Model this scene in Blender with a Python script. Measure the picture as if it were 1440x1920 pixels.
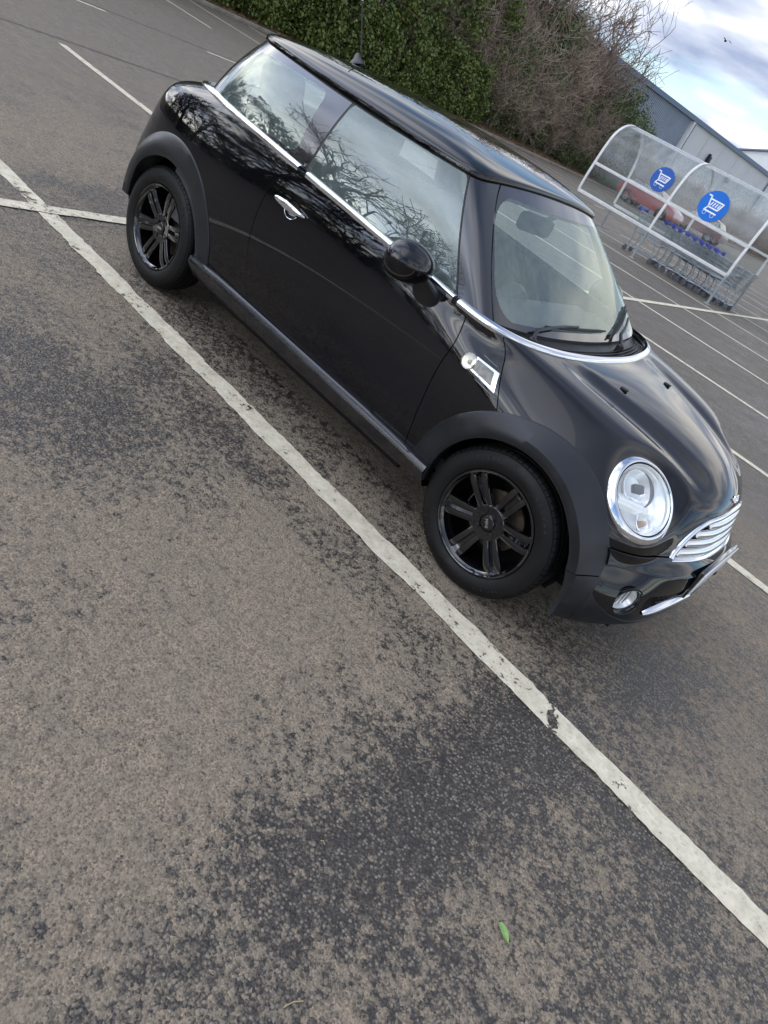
import bpy, bmesh, math, random
import numpy as np
from mathutils import Vector, Matrix, noise
from mathutils.bvhtree import BVHTree
random.seed(7); np.random.seed(7)
for o in list(bpy.data.objects): bpy.data.objects.remove(o)
SC = bpy.context.scene; COL = SC.collection
PI = math.pi; R = math.radians

# ------------------------------------------------------------ camera
CAM_F, CAM_LOC, CAM_YPR = 1294.0, (0.810, -3.078, 1.583), (2.065, -0.545, -0.501)
def setup_camera():
    cd = bpy.data.cameras.new('camera'); co = bpy.data.objects.new('camera', cd); COL.objects.link(co)
    yaw, pitch, roll = CAM_YPR
    f = Vector((math.cos(yaw)*math.cos(pitch), math.sin(yaw)*math.cos(pitch), math.sin(pitch)))
    r = f.cross(Vector((0, 0, 1))).normalized(); d = f.cross(r)
    c, s = math.cos(roll), math.sin(roll)
    rr = c*r + s*d; dd = -s*r + c*d
    m = Matrix((rr, -dd, -f)).transposed().to_4x4(); m.translation = Vector(CAM_LOC)
    co.matrix_world = m
    cd.sensor_fit = 'VERTICAL'; cd.sensor_height = 24.0; cd.lens = CAM_F/1920*24.0
    cd.clip_end = 2000; cd.clip_start = 0.05
    cd.dof.use_dof = False
    SC.camera = co
setup_camera()
SUN_AZ, SUN_EL = R(222), R(30)       # bright part of the overcast sky, behind and left of the viewer
def setup_world():
    w = bpy.data.worlds.new('World'); SC.world = w; w.use_nodes = True
    nt = w.node_tree; N = nt.nodes; L = nt.links; N.clear()
    out = N.new('ShaderNodeOutputWorld'); bg = N.new('ShaderNodeBackground')
    sky = N.new('ShaderNodeTexSky'); sky.sky_type = 'NISHITA'; sky.sun_disc = False
    sky.sun_elevation = SUN_EL; sky.sun_rotation = PI/2 - SUN_AZ; sky.air_density = 1.0; sky.dust_density = 0.4; sky.ozone_density = 2.0
    tc = N.new('ShaderNodeTexCoord')
    sep = N.new('ShaderNodeSeparateXYZ'); L.new(tc.outputs['Generated'], sep.inputs[0])
    def math_(op, a, b=None, c=None, clamp=False):
        n = N.new('ShaderNodeMath'); n.operation = op; n.use_clamp = clamp
        for i, v in enumerate((a, b, c)):
            if v is None: continue
            if isinstance(v, (int, float)): n.inputs[i].default_value = v
            else: L.new(v, n.inputs[i])
        return n.outputs[0]
    # clouds lie on a flat layer: direction / (z + .12)
    zz = math_('ADD', math_('MAXIMUM', sep.outputs[2], 0.0), 0.13)
    cx = math_('DIVIDE', sep.outputs[0], zz); cy = math_('DIVIDE', sep.outputs[1], zz)
    cmb = N.new('ShaderNodeCombineXYZ'); L.new(cx, cmb.inputs[0]); L.new(cy, cmb.inputs[1])
    mp = N.new('ShaderNodeMapping'); mp.inputs['Rotation'].default_value = (0, 0, R(-25)); mp.inputs['Location'].default_value = (1.7, 4.4, 0)
    L.new(cmb.outputs[0], mp.inputs[0])
    n1 = N.new('ShaderNodeTexNoise'); n1.inputs['Scale'].default_value = 0.55; n1.inputs['Detail'].default_value = 7; n1.inputs['Roughness'].default_value = 0.52
    n1.inputs['Distortion'].default_value = 0.25
    L.new(mp.outputs[0], n1.inputs['Vector'])
    n2 = N.new('ShaderNodeTexNoise'); n2.inputs['Scale'].default_value = 1.1; n2.inputs['Detail'].default_value = 5; n2.inputs['Roughness'].default_value = 0.5
    mp2 = N.new('ShaderNodeMapping'); mp2.inputs['Location'].default_value = (15, 5, 2); L.new(cmb.outputs[0], mp2.inputs[0]); L.new(mp2.outputs[0], n2.inputs['Vector'])
    cov = N.new('ShaderNodeMapRange'); cov.interpolation_type = 'SMOOTHSTEP'
    cov.inputs['From Min'].default_value = 0.38; cov.inputs['From Max'].default_value = 0.52
    L.new(n1.outputs['Fac'], cov.inputs['Value'])
    ccol = N.new('ShaderNodeValToRGB'); L.new(n2.outputs['Fac'], ccol.inputs[0])
    e = ccol.color_ramp.elements
    e[0].position = 0.36; e[0].color = (0.21, 0.26, 0.40, 1); e[1].position = 0.62; e[1].color = (0.98, 0.955, 0.92, 1)
    m_ = ccol.color_ramp.elements.new(0.48); m_.color = (0.46, 0.50, 0.59, 1)
    # thicker, bluer cloud overhead
    zt = N.new('ShaderNodeMapRange'); zt.interpolation_type = 'SMOOTHSTEP'; zt.inputs['From Min'].default_value = .42; zt.inputs['From Max'].default_value = .92
    zt.inputs['To Min'].default_value = 0; zt.inputs['To Max'].default_value = .85; L.new(sep.outputs[2], zt.inputs['Value'])
    cz = N.new('ShaderNodeMix'); cz.data_type = 'RGBA'; L.new(zt.outputs[0], cz.inputs[0]); L.new(ccol.outputs[0], cz.inputs[6]); cz.inputs[7].default_value = (.30, .35, .47, 1)
    # glow of the veiled sun
    sd = Vector((math.cos(SUN_AZ)*math.cos(SUN_EL), math.sin(SUN_AZ)*math.cos(SUN_EL), math.sin(SUN_EL)))
    dp = N.new('ShaderNodeVectorMath'); dp.operation = 'DOT_PRODUCT'; L.new(tc.outputs['Generated'], dp.inputs[0]); dp.inputs[1].default_value = sd
    g1 = math_('POWER', math_('MAXIMUM', dp.outputs['Value'], 0.0), 3.0)
    gl = math_('ADD', math_('MULTIPLY', g1, GLOW), CLOUD)
    csc = N.new('ShaderNodeVectorMath'); csc.operation = 'SCALE'; L.new(cz.outputs[2], csc.inputs[0]); L.new(gl, csc.inputs['Scale'])
    skb = N.new('ShaderNodeVectorMath'); skb.operation = 'SCALE'; L.new(sky.outputs[0], skb.inputs[0]); skb.inputs['Scale'].default_value = SKYB
    mx = N.new('ShaderNodeMix'); mx.data_type = 'RGBA'; L.new(cov.outputs[0], mx.inputs[0]); L.new(skb.outputs[0], mx.inputs[6]); L.new(csc.outputs[0], mx.inputs[7])
    L.new(mx.outputs[2], bg.inputs[0]); bg.inputs[1].default_value = 0.1
    L.new(bg.outputs[0], out.inputs[0])
    ld = bpy.data.lights.new('sun', 'SUN'); ld.energy = 0.5; ld.angle = R(120); ld.color = (1, 0.93, 0.84)
    lo = bpy.data.objects.new('sun', ld); COL.objects.link(lo); lo.location = sd*50
    lo.rotation_euler = (-sd).to_track_quat('-Z', 'Y').to_euler()
GLOW, CLOUD, SKYB = 35.0, 9.0, 1.2
setup_world()
SC.view_settings.view_transform = 'Standard'; SC.view_settings.look = 'None'
SC.view_settings.exposure = 0.95; SC.view_settings.gamma = 1.0; SC.view_settings.use_curve_mapping = False
SC.render.resolution_x = 768; SC.render.resolution_y = 1024
SC.render.engine = 'CYCLES'

# ------------------------------------------------------------ helpers
def tag(o, label=None, cat=None, group=None, kind=None):
    if label: o['label'] = label
    if cat: o['category'] = cat
    if group: o['group'] = group
    if kind: o['kind'] = kind
    return o
def empty(name, loc=(0, 0, 0), rz=0.0, **k):
    o = bpy.data.objects.new(name, None); COL.objects.link(o); o.location = loc; o.rotation_euler = (0, 0, rz)
    o.empty_display_size = 0.2
    return tag(o, **k)
def link(name, me, parent=None, mat=None):
    o = bpy.data.objects.new(name, me); COL.objects.link(o)
    if mat is not None and len(me.materials) == 0:
        for m in (mat if isinstance(mat, (list, tuple)) else [mat]): me.materials.append(m)
    if parent: o.parent = parent
    return o
def copy_tree(o, parent=None):
    c = o.copy(); COL.objects.link(c)
    if parent: c.parent = parent
    for ch in list(o.children): copy_tree(ch, c)
    return c
class MB:
    """collects vertices and faces of one mesh"""
    def __init__(s): s.v = []; s.f = []; s.m = []; s.mi = 0
    def add(s, vs, fs):
        b = len(s.v); s.v += [tuple(v) for v in vs]
        s.f += [tuple(i+b for i in f) for f in fs]; s.m += [s.mi]*len(fs)
    def box(s, c, d, rot=None, bev=0.0):
        hx, hy, hz = d[0]/2, d[1]/2, d[2]/2
        if bev <= 0:
            vs = [Vector((x*hx, y*hy, z*hz)) for z in (-1, 1) for y in (-1, 1) for x in (-1, 1)]
            fs = [(0, 2, 3, 1), (4, 5, 7, 6), (0, 1, 5, 4), (2, 6, 7, 3), (0, 4, 6, 2), (1, 3, 7, 5)]
        else:
            bm = bmesh.new(); bmesh.ops.create_cube(bm, size=1)
            for v in bm.verts: v.co = Vector((v.co.x*d[0], v.co.y*d[1], v.co.z*d[2]))
            bmesh.ops.bevel(bm, geom=bm.edges[:], offset=bev, segments=2, affect='EDGES', profile=0.5)
            bm.verts.index_update()
            vs = [v.co.copy() for v in bm.verts]; fs = [[v.index for v in f.verts] for f in bm.faces]; bm.free()
        if rot is not None: vs = [rot @ v for v in vs]
        c = Vector(c); s.add([v+c for v in vs], fs)
    def tube(s, pts, r, n=8, caps=True, closed=False):
        pts = [Vector(p) for p in pts]; k = len(pts)
        rs = r if isinstance(r, (list, tuple)) else [r]*k
        vs = []; prev = None
        for i, p in enumerate(pts):
            if closed: t = pts[(i+1) % k]-pts[i-1]
            else: t = pts[min(i+1, k-1)]-pts[max(i-1, 0)]
            t = t.normalized() if t.length > 1e-9 else Vector((0, 0, 1))
            if prev is None:
                a = t.orthogonal().normalized()
            else:
                a = prev-t*prev.dot(t); a = a.normalized() if a.length > 1e-6 else t.orthogonal().normalized()
            prev = a; b = t.cross(a)
            for j in range(n):
                an = 2*PI*j/n; vs.append(p+(a*math.cos(an)+b*math.sin(an))*rs[i])
        fs = []
        for i in range(k if closed else k-1):
            for j in range(n):
                i2 = (i+1) % k; j2 = (j+1) % n
                fs.append((i*n+j, i*n+j2, i2*n+j2, i2*n+j))
        if caps and not closed:
            fs.append(tuple(reversed(range(n)))); fs.append(tuple((k-1)*n+j for j in range(n)))
        s.add(vs, fs)
    def lathe(s, prof, n=64, mat=None, closed=False):
        """prof: (r, h) about local +Z; mat places it"""
        vs = []
        for (r, h) in prof:
            for j in range(n):
                a = 2*PI*j/n; v = Vector((r*math.cos(a), r*math.sin(a), h)); vs.append(mat @ v if mat else v)
        fs = []; k = len(prof)
        for i in range(k if closed else k-1):
            i2 = (i+1) % k
            for j in range(n):
                j2 = (j+1) % n; fs.append((i*n+j, i*n+j2, i2*n+j2, i2*n+j))
        s.add(vs, fs)
    def grid(s, P, flip=False, closed_u=False):
        """P[v][u] of points"""
        nv = len(P); nu = len(P[0]); vs = [p for row in P for p in row]; fs = []
        for i in range(nv-1):
            for j in range(nu if closed_u else nu-1):
                j2 = (j+1) % nu; q = (i*nu+j, i*nu+j2, (i+1)*nu+j2, (i+1)*nu+j)
                fs.append(tuple(reversed(q)) if flip else q)
        s.add(vs, fs)
    def build(s, name, mat=None, parent=None, smooth=True, angle=35, recalc=False):
        me = bpy.data.meshes.new(name); me.from_pydata([tuple(v) for v in s.v], [], s.f)
        for m in (mat if isinstance(mat, (list, tuple)) else [mat]):
            if m: me.materials.append(m)
        if s.mi or any(s.m): me.polygons.foreach_set('material_index', s.m)
        if recalc:
            bm = bmesh.new(); bm.from_mesh(me); bmesh.ops.recalc_face_normals(bm, faces=bm.faces[:]); bm.to_mesh(me); bm.free()
        if smooth:
            me.polygons.foreach_set('use_smooth', [True]*len(me.polygons))
            if angle < 180: me.set_sharp_from_angle(angle=R(angle))
        me.update()
        o = bpy.data.objects.new(name, me); COL.objects.link(o)
        if parent: o.parent = parent
        return o
def frame(n, c, up=(0, 0, 1)):
    """matrix with local z = n at c, local y close to up"""
    z = Vector(n).normalized(); x = Vector(up).cross(z).normalized(); y = z.cross(x)
    m = Matrix((x, y, z)).transposed().to_4x4(); m.translation = Vector(c); return m

# ------------------------------------------------------------ materials
def nodes(name):
    m = bpy.data.materials.new(name); m.use_nodes = True; nt = m.node_tree
    return m, nt, nt.nodes, nt.links, nt.nodes['Principled BSDF']
def mat(name, col, rough=0.5, metal=0.0, coat=0.0, coatr=0.03, spec=0.5, bump=0.0, bscale=200.0, var=0.0, vscale=5.0, rvar=0.0, emis=None, trans=0.0, ior=1.5):
    m, nt, N, L, p = nodes(name)
    p.inputs['Base Color'].default_value = (*col, 1); p.inputs['Roughness'].default_value = rough; p.inputs['Metallic'].default_value = metal
    p.inputs['Coat Weight'].default_value = coat; p.inputs['Coat Roughness'].default_value = coatr
    p.inputs['Specular IOR Level'].default_value = spec; p.inputs['IOR'].default_value = ior
    p.inputs['Transmission Weight'].default_value = trans
    tc = N.new('ShaderNodeTexCoord')
    if var or rvar:
        n = N.new('ShaderNodeTexNoise'); n.inputs['Scale'].default_value = vscale; n.inputs['Detail'].default_value = 6
        n.inputs['Roughness'].default_value = 0.6; L.new(tc.outputs['Object'], n.inputs['Vector'])
        if var:
            mr = N.new('ShaderNodeMapRange'); L.new(n.outputs['Fac'], mr.inputs['Value'])
            mr.inputs['From Min'].default_value = 0.3; mr.inputs['From Max'].default_value = 0.7
            mr.inputs['To Min'].default_value = 1-var; mr.inputs['To Max'].default_value = 1+var
            v = N.new('ShaderNodeVectorMath'); v.operation = 'SCALE'; v.inputs[0].default_value = col; L.new(mr.outputs[0], v.inputs['Scale'])
            L.new(v.outputs[0], p.inputs['Base Color'])
        if rvar:
            mr = N.new('ShaderNodeMapRange'); L.new(n.outputs['Fac'], mr.inputs['Value'])
            mr.inputs['From Min'].default_value = 0.3; mr.inputs['From Max'].default_value = 0.7
            mr.inputs['To Min'].default_value = max(0.01, rough-rvar); mr.inputs['To Max'].default_value = rough+rvar
            L.new(mr.outputs[0], p.inputs['Roughness'])
    if bump:
        n = N.new('ShaderNodeTexNoise'); n.inputs['Scale'].default_value = bscale; n.inputs['Detail'].default_value = 3; L.new(tc.outputs['Object'], n.inputs['Vector'])
        b = N.new('ShaderNodeBump'); b.inputs['Strength'].default_value = bump; b.inputs['Distance'].default_value = 0.002
        L.new(n.outputs['Fac'], b.inputs['Height']); L.new(b.outputs[0], p.inputs['Normal'])
    if emis: p.inputs['Emission Color'].default_value = (*emis, 1); p.inputs['Emission Strength'].default_value = 1
    return m
def paint_mat():
    m, nt, N, L, p = nodes('black_car_paint')
    p.inputs['Base Color'].default_value = (0.006, 0.006, 0.009, 1); p.inputs['Roughness'].default_value = 0.4
    p.inputs['Specular IOR Level'].default_value = 0.0
    p.inputs['Coat Weight'].default_value = 1.0; p.inputs['Coat IOR'].default_value = 1.55
    tc = N.new('ShaderNodeTexCoord')
    # thin road film: a faint dusty layer in soft patches
    n = N.new('ShaderNodeTexNoise'); n.inputs['Scale'].default_value = 2.2; n.inputs['Detail'].default_value = 8; n.inputs['Roughness'].default_value = 0.65
    L.new(tc.outputs['Object'], n.inputs['Vector'])
    mr = N.new('ShaderNodeMapRange'); mr.inputs['From Min'].default_value = 0.35; mr.inputs['From Max'].default_value = 0.75
    mr.inputs['To Min'].default_value = 0.01; mr.inputs['To Max'].default_value = 0.06; L.new(n.outputs['Fac'], mr.inputs['Value']); L.new(mr.outputs[0], p.inputs['Coat Roughness'])
    cr = N.new('ShaderNodeValToRGB'); L.new(n.outputs['Fac'], cr.inputs[0])
    cr.color_ramp.elements[0].position = 0.4; cr.color_ramp.elements[0].color = (0.0022, 0.0022, 0.0035, 1)
    cr.color_ramp.elements[1].position = 0.8; cr.color_ramp.elements[1].color = (0.006, 0.006, 0.007, 1)
    L.new(cr.outputs[0], p.inputs['Base Color'])
    return m
def schlick(N, L, f0):
    lw = N.new('ShaderNodeLayerWeight'); lw.inputs['Blend'].default_value = .5
    pw = N.new('ShaderNodeMath'); pw.operation = 'POWER'; L.new(lw.outputs['Facing'], pw.inputs[0]); pw.inputs[1].default_value = 5
    ma = N.new('ShaderNodeMath'); ma.operation = 'MULTIPLY_ADD'; L.new(pw.outputs[0], ma.inputs[0]); ma.inputs[1].default_value = 1-f0; ma.inputs[2].default_value = f0
    return ma.outputs[0]
def glass_mat(name, tint=(0.90, 0.97, 0.94), film=0.06, ior=1.5):
    m, nt, N, L, p = nodes(name); N.remove(p); out = N['Material Output']
    tr = N.new('ShaderNodeBsdfTransparent'); tr.inputs[0].default_value = (*tint, 1)
    gl = N.new('ShaderNodeBsdfGlossy'); gl.inputs['Roughness'].default_value = 0.012; gl.inputs['Color'].default_value = (0.93, 1, 0.91, 1)
    fr = schlick(N, L, ((ior-1)/(ior+1))**2)
    mx = N.new('ShaderNodeMixShader'); L.new(fr, mx.inputs[0]); L.new(tr.outputs[0], mx.inputs[1]); L.new(gl.outputs[0], mx.inputs[2])
    df = N.new('ShaderNodeBsdfDiffuse'); df.inputs[0].default_value = (0.62, 0.76, 0.71, 1)
    mx2 = N.new('ShaderNodeMixShader'); L.new(mx.outputs[0], mx2.inputs[1]); L.new(df.outputs[0], mx2.inputs[2])
    tc = N.new('ShaderNodeTexCoord'); mp = N.new('ShaderNodeMapping'); mp.inputs['Scale'].default_value = (40, 40, 2.0); L.new(tc.outputs['Object'], mp.inputs[0])
    n = N.new('ShaderNodeTexNoise'); n.inputs['Scale'].default_value = 1.0; n.inputs['Detail'].default_value = 6; L.new(mp.outputs[0], n.inputs['Vector'])
    mr = N.new('ShaderNodeMapRange'); mr.inputs['From Min'].default_value = 0.35; mr.inputs['From Max'].default_value = 0.75
    mr.inputs['To Min'].default_value = film*0.75; mr.inputs['To Max'].default_value = film*1.3; L.new(n.outputs['Fac'], mr.inputs['Value']); L.new(mr.outputs[0], mx2.inputs[0])
    L.new(mx2.outputs[0], out.inputs[0])
    return m
M = {}
M['paint'] = paint_mat()
M['clad'] = mat('grey_black_plastic', (0.0095, 0.0105, 0.0135), 0.40, rvar=0.10, vscale=9, var=0.15, bump=0.15, bscale=700)
M['sill'] = mat('black_sill_plastic', (0.006, 0.006, 0.008), 0.22, rvar=0.12, vscale=12, coat=0.4, coatr=0.15)
M['chrome'] = mat('chrome', (0.82, 0.83, 0.85), 0.06, 1.0, rvar=0.03, vscale=8)
M['satin_chrome'] = mat('satin_chrome', (0.80, 0.80, 0.81), 0.22, 1.0)
M['gloss'] = mat('gloss_black_trim', (0.006, 0.006, 0.008), 0.12, coat=1.0, coatr=0.02, rvar=0.05, vscale=6)
M['matt'] = mat('matt_black', (0.006, 0.006, 0.006), 0.85, spec=0.2)
M['seal'] = mat('black_rubber_seal', (0.012, 0.012, 0.013), 0.55)
M['rubber'] = mat('tyre_rubber', (0.0045, 0.0042, 0.0042), 0.6, spec=.32, var=0.35, vscale=14, rvar=0.12, bump=0.1, bscale=300)
M['rim'] = mat('gloss_black_alloy', (0.003, 0.003, 0.004), 0.07, coat=1.0, coatr=0.02, rvar=0.03, vscale=25)
M['disc'] = mat('rusty_brake_disc', (0.12, 0.095, 0.07), 0.45, 0.6, var=0.35, vscale=30)
M['fabric'] = mat('charcoal_seat_cloth', (0.06, 0.062, 0.066), 0.9, bump=0.3, bscale=500)
M['inner'] = mat('dark_interior_plastic', (0.05, 0.052, 0.055), 0.6)
M['headliner'] = mat('grey_headliner', (0.45, 0.45, 0.43), 0.95)
M['glass'] = glass_mat('tinted_car_glass', film=0.09, ior=2.15)
M['wglass'] = glass_mat('windscreen_glass', (0.95, 0.995, 0.975), film=0.12, ior=1.95)
M['lens'] = glass_mat('clear_lamp_lens', (0.97, 0.98, 0.98), film=0.01, ior=1.45)
M['white_plastic'] = mat('pale_lamp_plastic', (0.75, 0.74, 0.70), 0.3)
M['amber'] = mat('amber_bulb', (0.50, 0.36, 0.26), 0.4)
M['plate'] = mat('white_number_plate', (0.75, 0.75, 0.73), 0.3)
# ------------------------------------------------------------ the car: body surface as a smooth net around the whole car
def knots(C, per):
    Cu = np.concatenate([C[:, -1:], C, C[:, :1]], 1) if per else np.concatenate([2*C[:, :1]-C[:, 1:2], C, 2*C[:, -1:]-C[:, -2:-1]], 1)
    C2 = (Cu[:, :-2]+4*Cu[:, 1:-1]+Cu[:, 2:])/6
    Cv = np.concatenate([2*C2[:1]-C2[1:2], C2, 2*C2[-1:]-C2[-2:-1]], 0)
    return (Cv[:-2]+4*Cv[1:-1]+Cv[2:])/6
def bs(t): return np.array([(1-t)**3/6, (3*t**3-6*t**2+4)/6, (-3*t**3+3*t**2+3*t+1)/6, t**3/6])
def surf(T, su, sv, per=True, it=4):
    T = np.array(T, float); C = T.copy()
    for _ in range(it): C += T-knots(C, per)
    def ev(A, s, axis_per):
        n = len(A)
        if axis_per: P = np.concatenate([A[-1:], A, A[:2]], 0); segs = n
        else: P = np.concatenate([2*A[:1]-A[1:2], A, 2*A[-1:]-A[-2:-1]], 0); segs = n-1
        out = []
        for i in range(segs):
            for k in range(s):
                w = bs(k/s); out.append(sum(w[j]*P[i+j] for j in range(4)))
        if not axis_per:
            w = bs(1.0); out.append(sum(w[j]*P[segs-1+j] for j in range(4)))
        return np.array(out)
    D = ev(C, sv, False)                       # v direction
    D = ev(D.transpose(1, 0, 2), su, per).transpose(1, 0, 2)
    return D
def grid_normals(D, per=True):
    if per: du = np.roll(D, -1, 1)-np.roll(D, 1, 1)
    else:
        du = np.zeros_like(D); du[:, 1:-1] = D[:, 2:]-D[:, :-2]; du[:, 0] = D[:, 1]-D[:, 0]; du[:, -1] = D[:, -1]-D[:, -2]
    dv = np.zeros_like(D); dv[1:-1] = D[2:]-D[:-2]; dv[0] = D[1]-D[0]; dv[-1] = D[-1]-D[-2]
    n = np.cross(dv, du); n /= np.linalg.norm(n, axis=2, keepdims=True)+1e-12
    return n
def mirror_stations(st):
    """st: stations 0..18 (right half); returns the closed loop of 36"""
    full = [list(s) for s in st]
    for s in reversed(st[1:-1]): full.append([(x, -y, z) for (x, y, z) in s])
    return np.array(full).transpose(1, 0, 2)    # [ring][station][3]
ZL = [.20, .26, .36, .455, .485, .535, .61, .70]
def stn(xs, ys, zs=ZL): return [(x, y, z) for x, y, z in zip(xs, ys, zs)]
BELT = [(-.185, 0, .912), (-.192, -.20, .913), (-.212, -.37, .916), (-.242, -.52, .920), (-.285, -.64, .924), (-.335, -.715, .928), (-.40, -.762, .931),
        (-.47, -.782, .933), (-.545, -.787, .936), (-.66, -.788, .942), (-1.0, -.788, .961), (-1.5, -.783, .987), (-2.0, -.770, 1.012), (-2.28, -.752, 1.026),
        (-2.46, -.715, 1.032), (-2.61, -.64, 1.024), (-2.72, -.50, 1.012), (-2.785, -.27, 1.006), (-2.80, 0, 1.004)]
ST = []
def s_(lower, i, j): ST.append(lower+[i, j])
s_(stn([.655, .690, .700, .690, .680, .645, .620, .592], [0]*8), (.505, 0, .785), (.24, 0, .868))
s_(stn([.645, .680, .690, .680, .665, .630, .605, .572], [-.20]*8), (.485, -.20, .778), (.225, -.19, .864))
s_(stn([.60, .650, .655, .635, .615, .572, .540, .487], [-.40]*8), (.405, -.37, .788), (.175, -.345, .857))
s_(stn([.55, .598, .602, .555, .535, .500, .465, .378], [-.56, -.56, -.56, -.56, -.56, -.56, -.555, -.555]), (.285, -.500, .812), (.11, -.480, .862))
s_(stn([.49, .520, .530, .470, .452, .430, .385, .285], [-.67, -.68, -.68, -.68, -.68, -.675, -.67, -.68], ZL), (.185, -.618, .812), (.03, -.600, .866))
s_(stn([.42, .445, .450, .405, .390, .355, .290, .17], [-.745, -.76, -.765, -.765, -.765, -.76, -.755, -.762], ZL), (.055, -.715, .790), (-.085, -.680, .862))
s_(stn([.30, .31, .31, .29, .27, .24, .17, .04], [-.775, -.79, -.80, -.805, -.805, -.803, -.798, -.795], ZL), (-.085, -.768, .782), (-.205, -.728, .866))
s_(stn([.10, .10, .10, .09, .08, .06, .01, -.09], [-.785, -.80, -.815, -.82, -.82, -.82, -.82, -.812], ZL), (-.205, -.790, .790), (-.33, -.762, .872))
s_(stn([-.12, -.12, -.12, -.13, -.14, -.15, -.18, -.25], [-.785, -.80, -.815, -.822, -.824, -.826, -.826, -.820], ZL), (-.34, -.805, .795), (-.45, -.782, .872))
s_(stn([-.42]*4+[-.43, -.44, -.46, -.49], [-.77, -.79, -.81, -.82, -.823, -.825, -.827, -.824], ZL), (-.54, -.812, .80), (-.60, -.798, .880))
s_(stn([-.95]*8, [-.76, -.785, -.81, -.822, -.825, -.828, -.830, -.828], ZL), (-.96, -.818, .805), (-.98, -.806, .893))
s_(stn([-1.5]*8, [-.76, -.785, -.81, -.822, -.825, -.829, -.832, -.831], ZL), (-1.5, -.823, .815), (-1.5, -.808, .915))
s_(stn([-2.0]*8, [-.765, -.79, -.815, -.826, -.829, -.833, -.836, -.835], ZL), (-2.0, -.826, .825), (-2.0, -.803, .935))
s_(stn([-2.36]*8, [-.775, -.797, -.82, -.83, -.832, -.835, -.836, -.833], ZL), (-2.34, -.820, .83), (-2.32, -.790, .95))
s_(stn([-2.66, -2.67, -2.68, -2.68, -2.68, -2.68, -2.675, -2.66], [-.77, -.79, -.806, -.812, -.813, -.813, -.810, -.802], ZL), (-2.63, -.790, .83), (-2.575, -.762, .958))
s_(stn([-2.86, -2.89, -2.905, -2.91, -2.91, -2.905, -2.89, -2.865], [-.70, -.72, -.735, -.74, -.74, -.74, -.738, -.732], ZL), (-2.83, -.718, .83), (-2.765, -.69, .955))
s_(stn([-2.96, -2.99, -3.01, -3.01, -3.01, -3.00, -2.985, -2.955], [-.54]*8, ZL), (-2.925, -.53, .83), (-2.865, -.52, .95))
s_(stn([-3.00, -3.03, -3.05, -3.05, -3.05, -3.035, -3.02, -2.99], [-.28]*8, ZL), (-2.96, -.28, .83), (-2.90, -.275, .945))
s_(stn([-3.01, -3.04, -3.06, -3.06, -3.06, -3.045, -3.03, -3.00], [0]*8, ZL), (-2.97, 0, .83), (-2.91, 0, .942))
for s, b in zip(ST, BELT): s.append(b)
SU, SV = 9, 8
NET = mirror_stations(ST)
sst = lambda t: np.clip(t, 0, 1)**2*(3-2*np.clip(t, 0, 1))
NET[..., 2] += .026*sst((NET[..., 1]-.2)/.35)*sst((NET[..., 0]+.35)/.4)*sst((NET[..., 2]-.58)/.15)
NET[..., 0] += .012*sst((NET[..., 1]-.2)/.3)*sst((NET[..., 0]-.15)/.2)*sst((NET[..., 2]-.60)/.12)
BODY = surf(NET, SU, SV)
BOD_N = grid_normals(BODY)
# fold of the bonnet: a raised centre panel with a soft edge that runs from the cowl to the grille corners
def hood_fold():
    X, Y, Z = BODY[..., 0], np.abs(BODY[..., 1]), BODY[..., 2]
    yc = 0.40-0.22*np.clip((X+.2)/.75, 0, 1)
    e = 1/(1+np.exp(-(yc-Y)/0.010))
    fade = np.clip((X+.22)/.12, 0, 1)*np.clip((Z-.74)/.06, 0, 1)*np.clip((.60-X)/.15, 0, 1)
    BODY[..., 2] += 0.010*e*fade
    # shallow valley between the centre panel and the wing tops
    yv = yc+.075
    BODY[..., 2] -= 0.009*np.exp(-((Y-yv)/.05)**2)*fade
HLN = np.array([.575, -.35, .74]); HLN /= np.linalg.norm(HLN); HLC = np.array([.371, -.56, .688])
def lamp_seat():
    for s in (-1, 1):
        n = HLN*[1, -s, 1]; c = HLC*[1, -s, 1]
        d = BODY-c; h = d@n; r = np.linalg.norm(d-h[..., None]*n, axis=2)
        w = (1-sst((r-.150)/.085))*(np.abs(h) < .10)*(BODY[..., 1]*s < 0 if s > 0 else BODY[..., 1] < 0)
        w = (1-sst((r-.150)/.085))*(1-sst((np.abs(h)-.06)/.05))
        BODY[...] -= (h*w)[..., None]*n
hood_fold(); lamp_seat(); BOD_N = grid_normals(BODY)
def bvh_of(D, per=True):
    nv, nu = D.shape[:2]; V = D.reshape(-1, 3); F = []
    for i in range(nv-1):
        for j in range(nu if per else nu-1):
            j2 = (j+1) % nu; F.append((i*nu+j, i*nu+j2, (i+1)*nu+j2, (i+1)*nu+j))
    return V, F, BVHTree.FromPolygons([tuple(v) for v in V], F)
def smooth_normal(bvh, V, F, Nn, co):
    loc, n, idx, d = bvh.find_nearest(co)
    q = F[idx]; w = 0; acc = Vector((0, 0, 0))
    for k in q:
        di = (Vector(V[k])-loc).length+1e-5; ww = 1/di**2; acc += Vector(Nn[k])*ww
    return acc.normalized()
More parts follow.
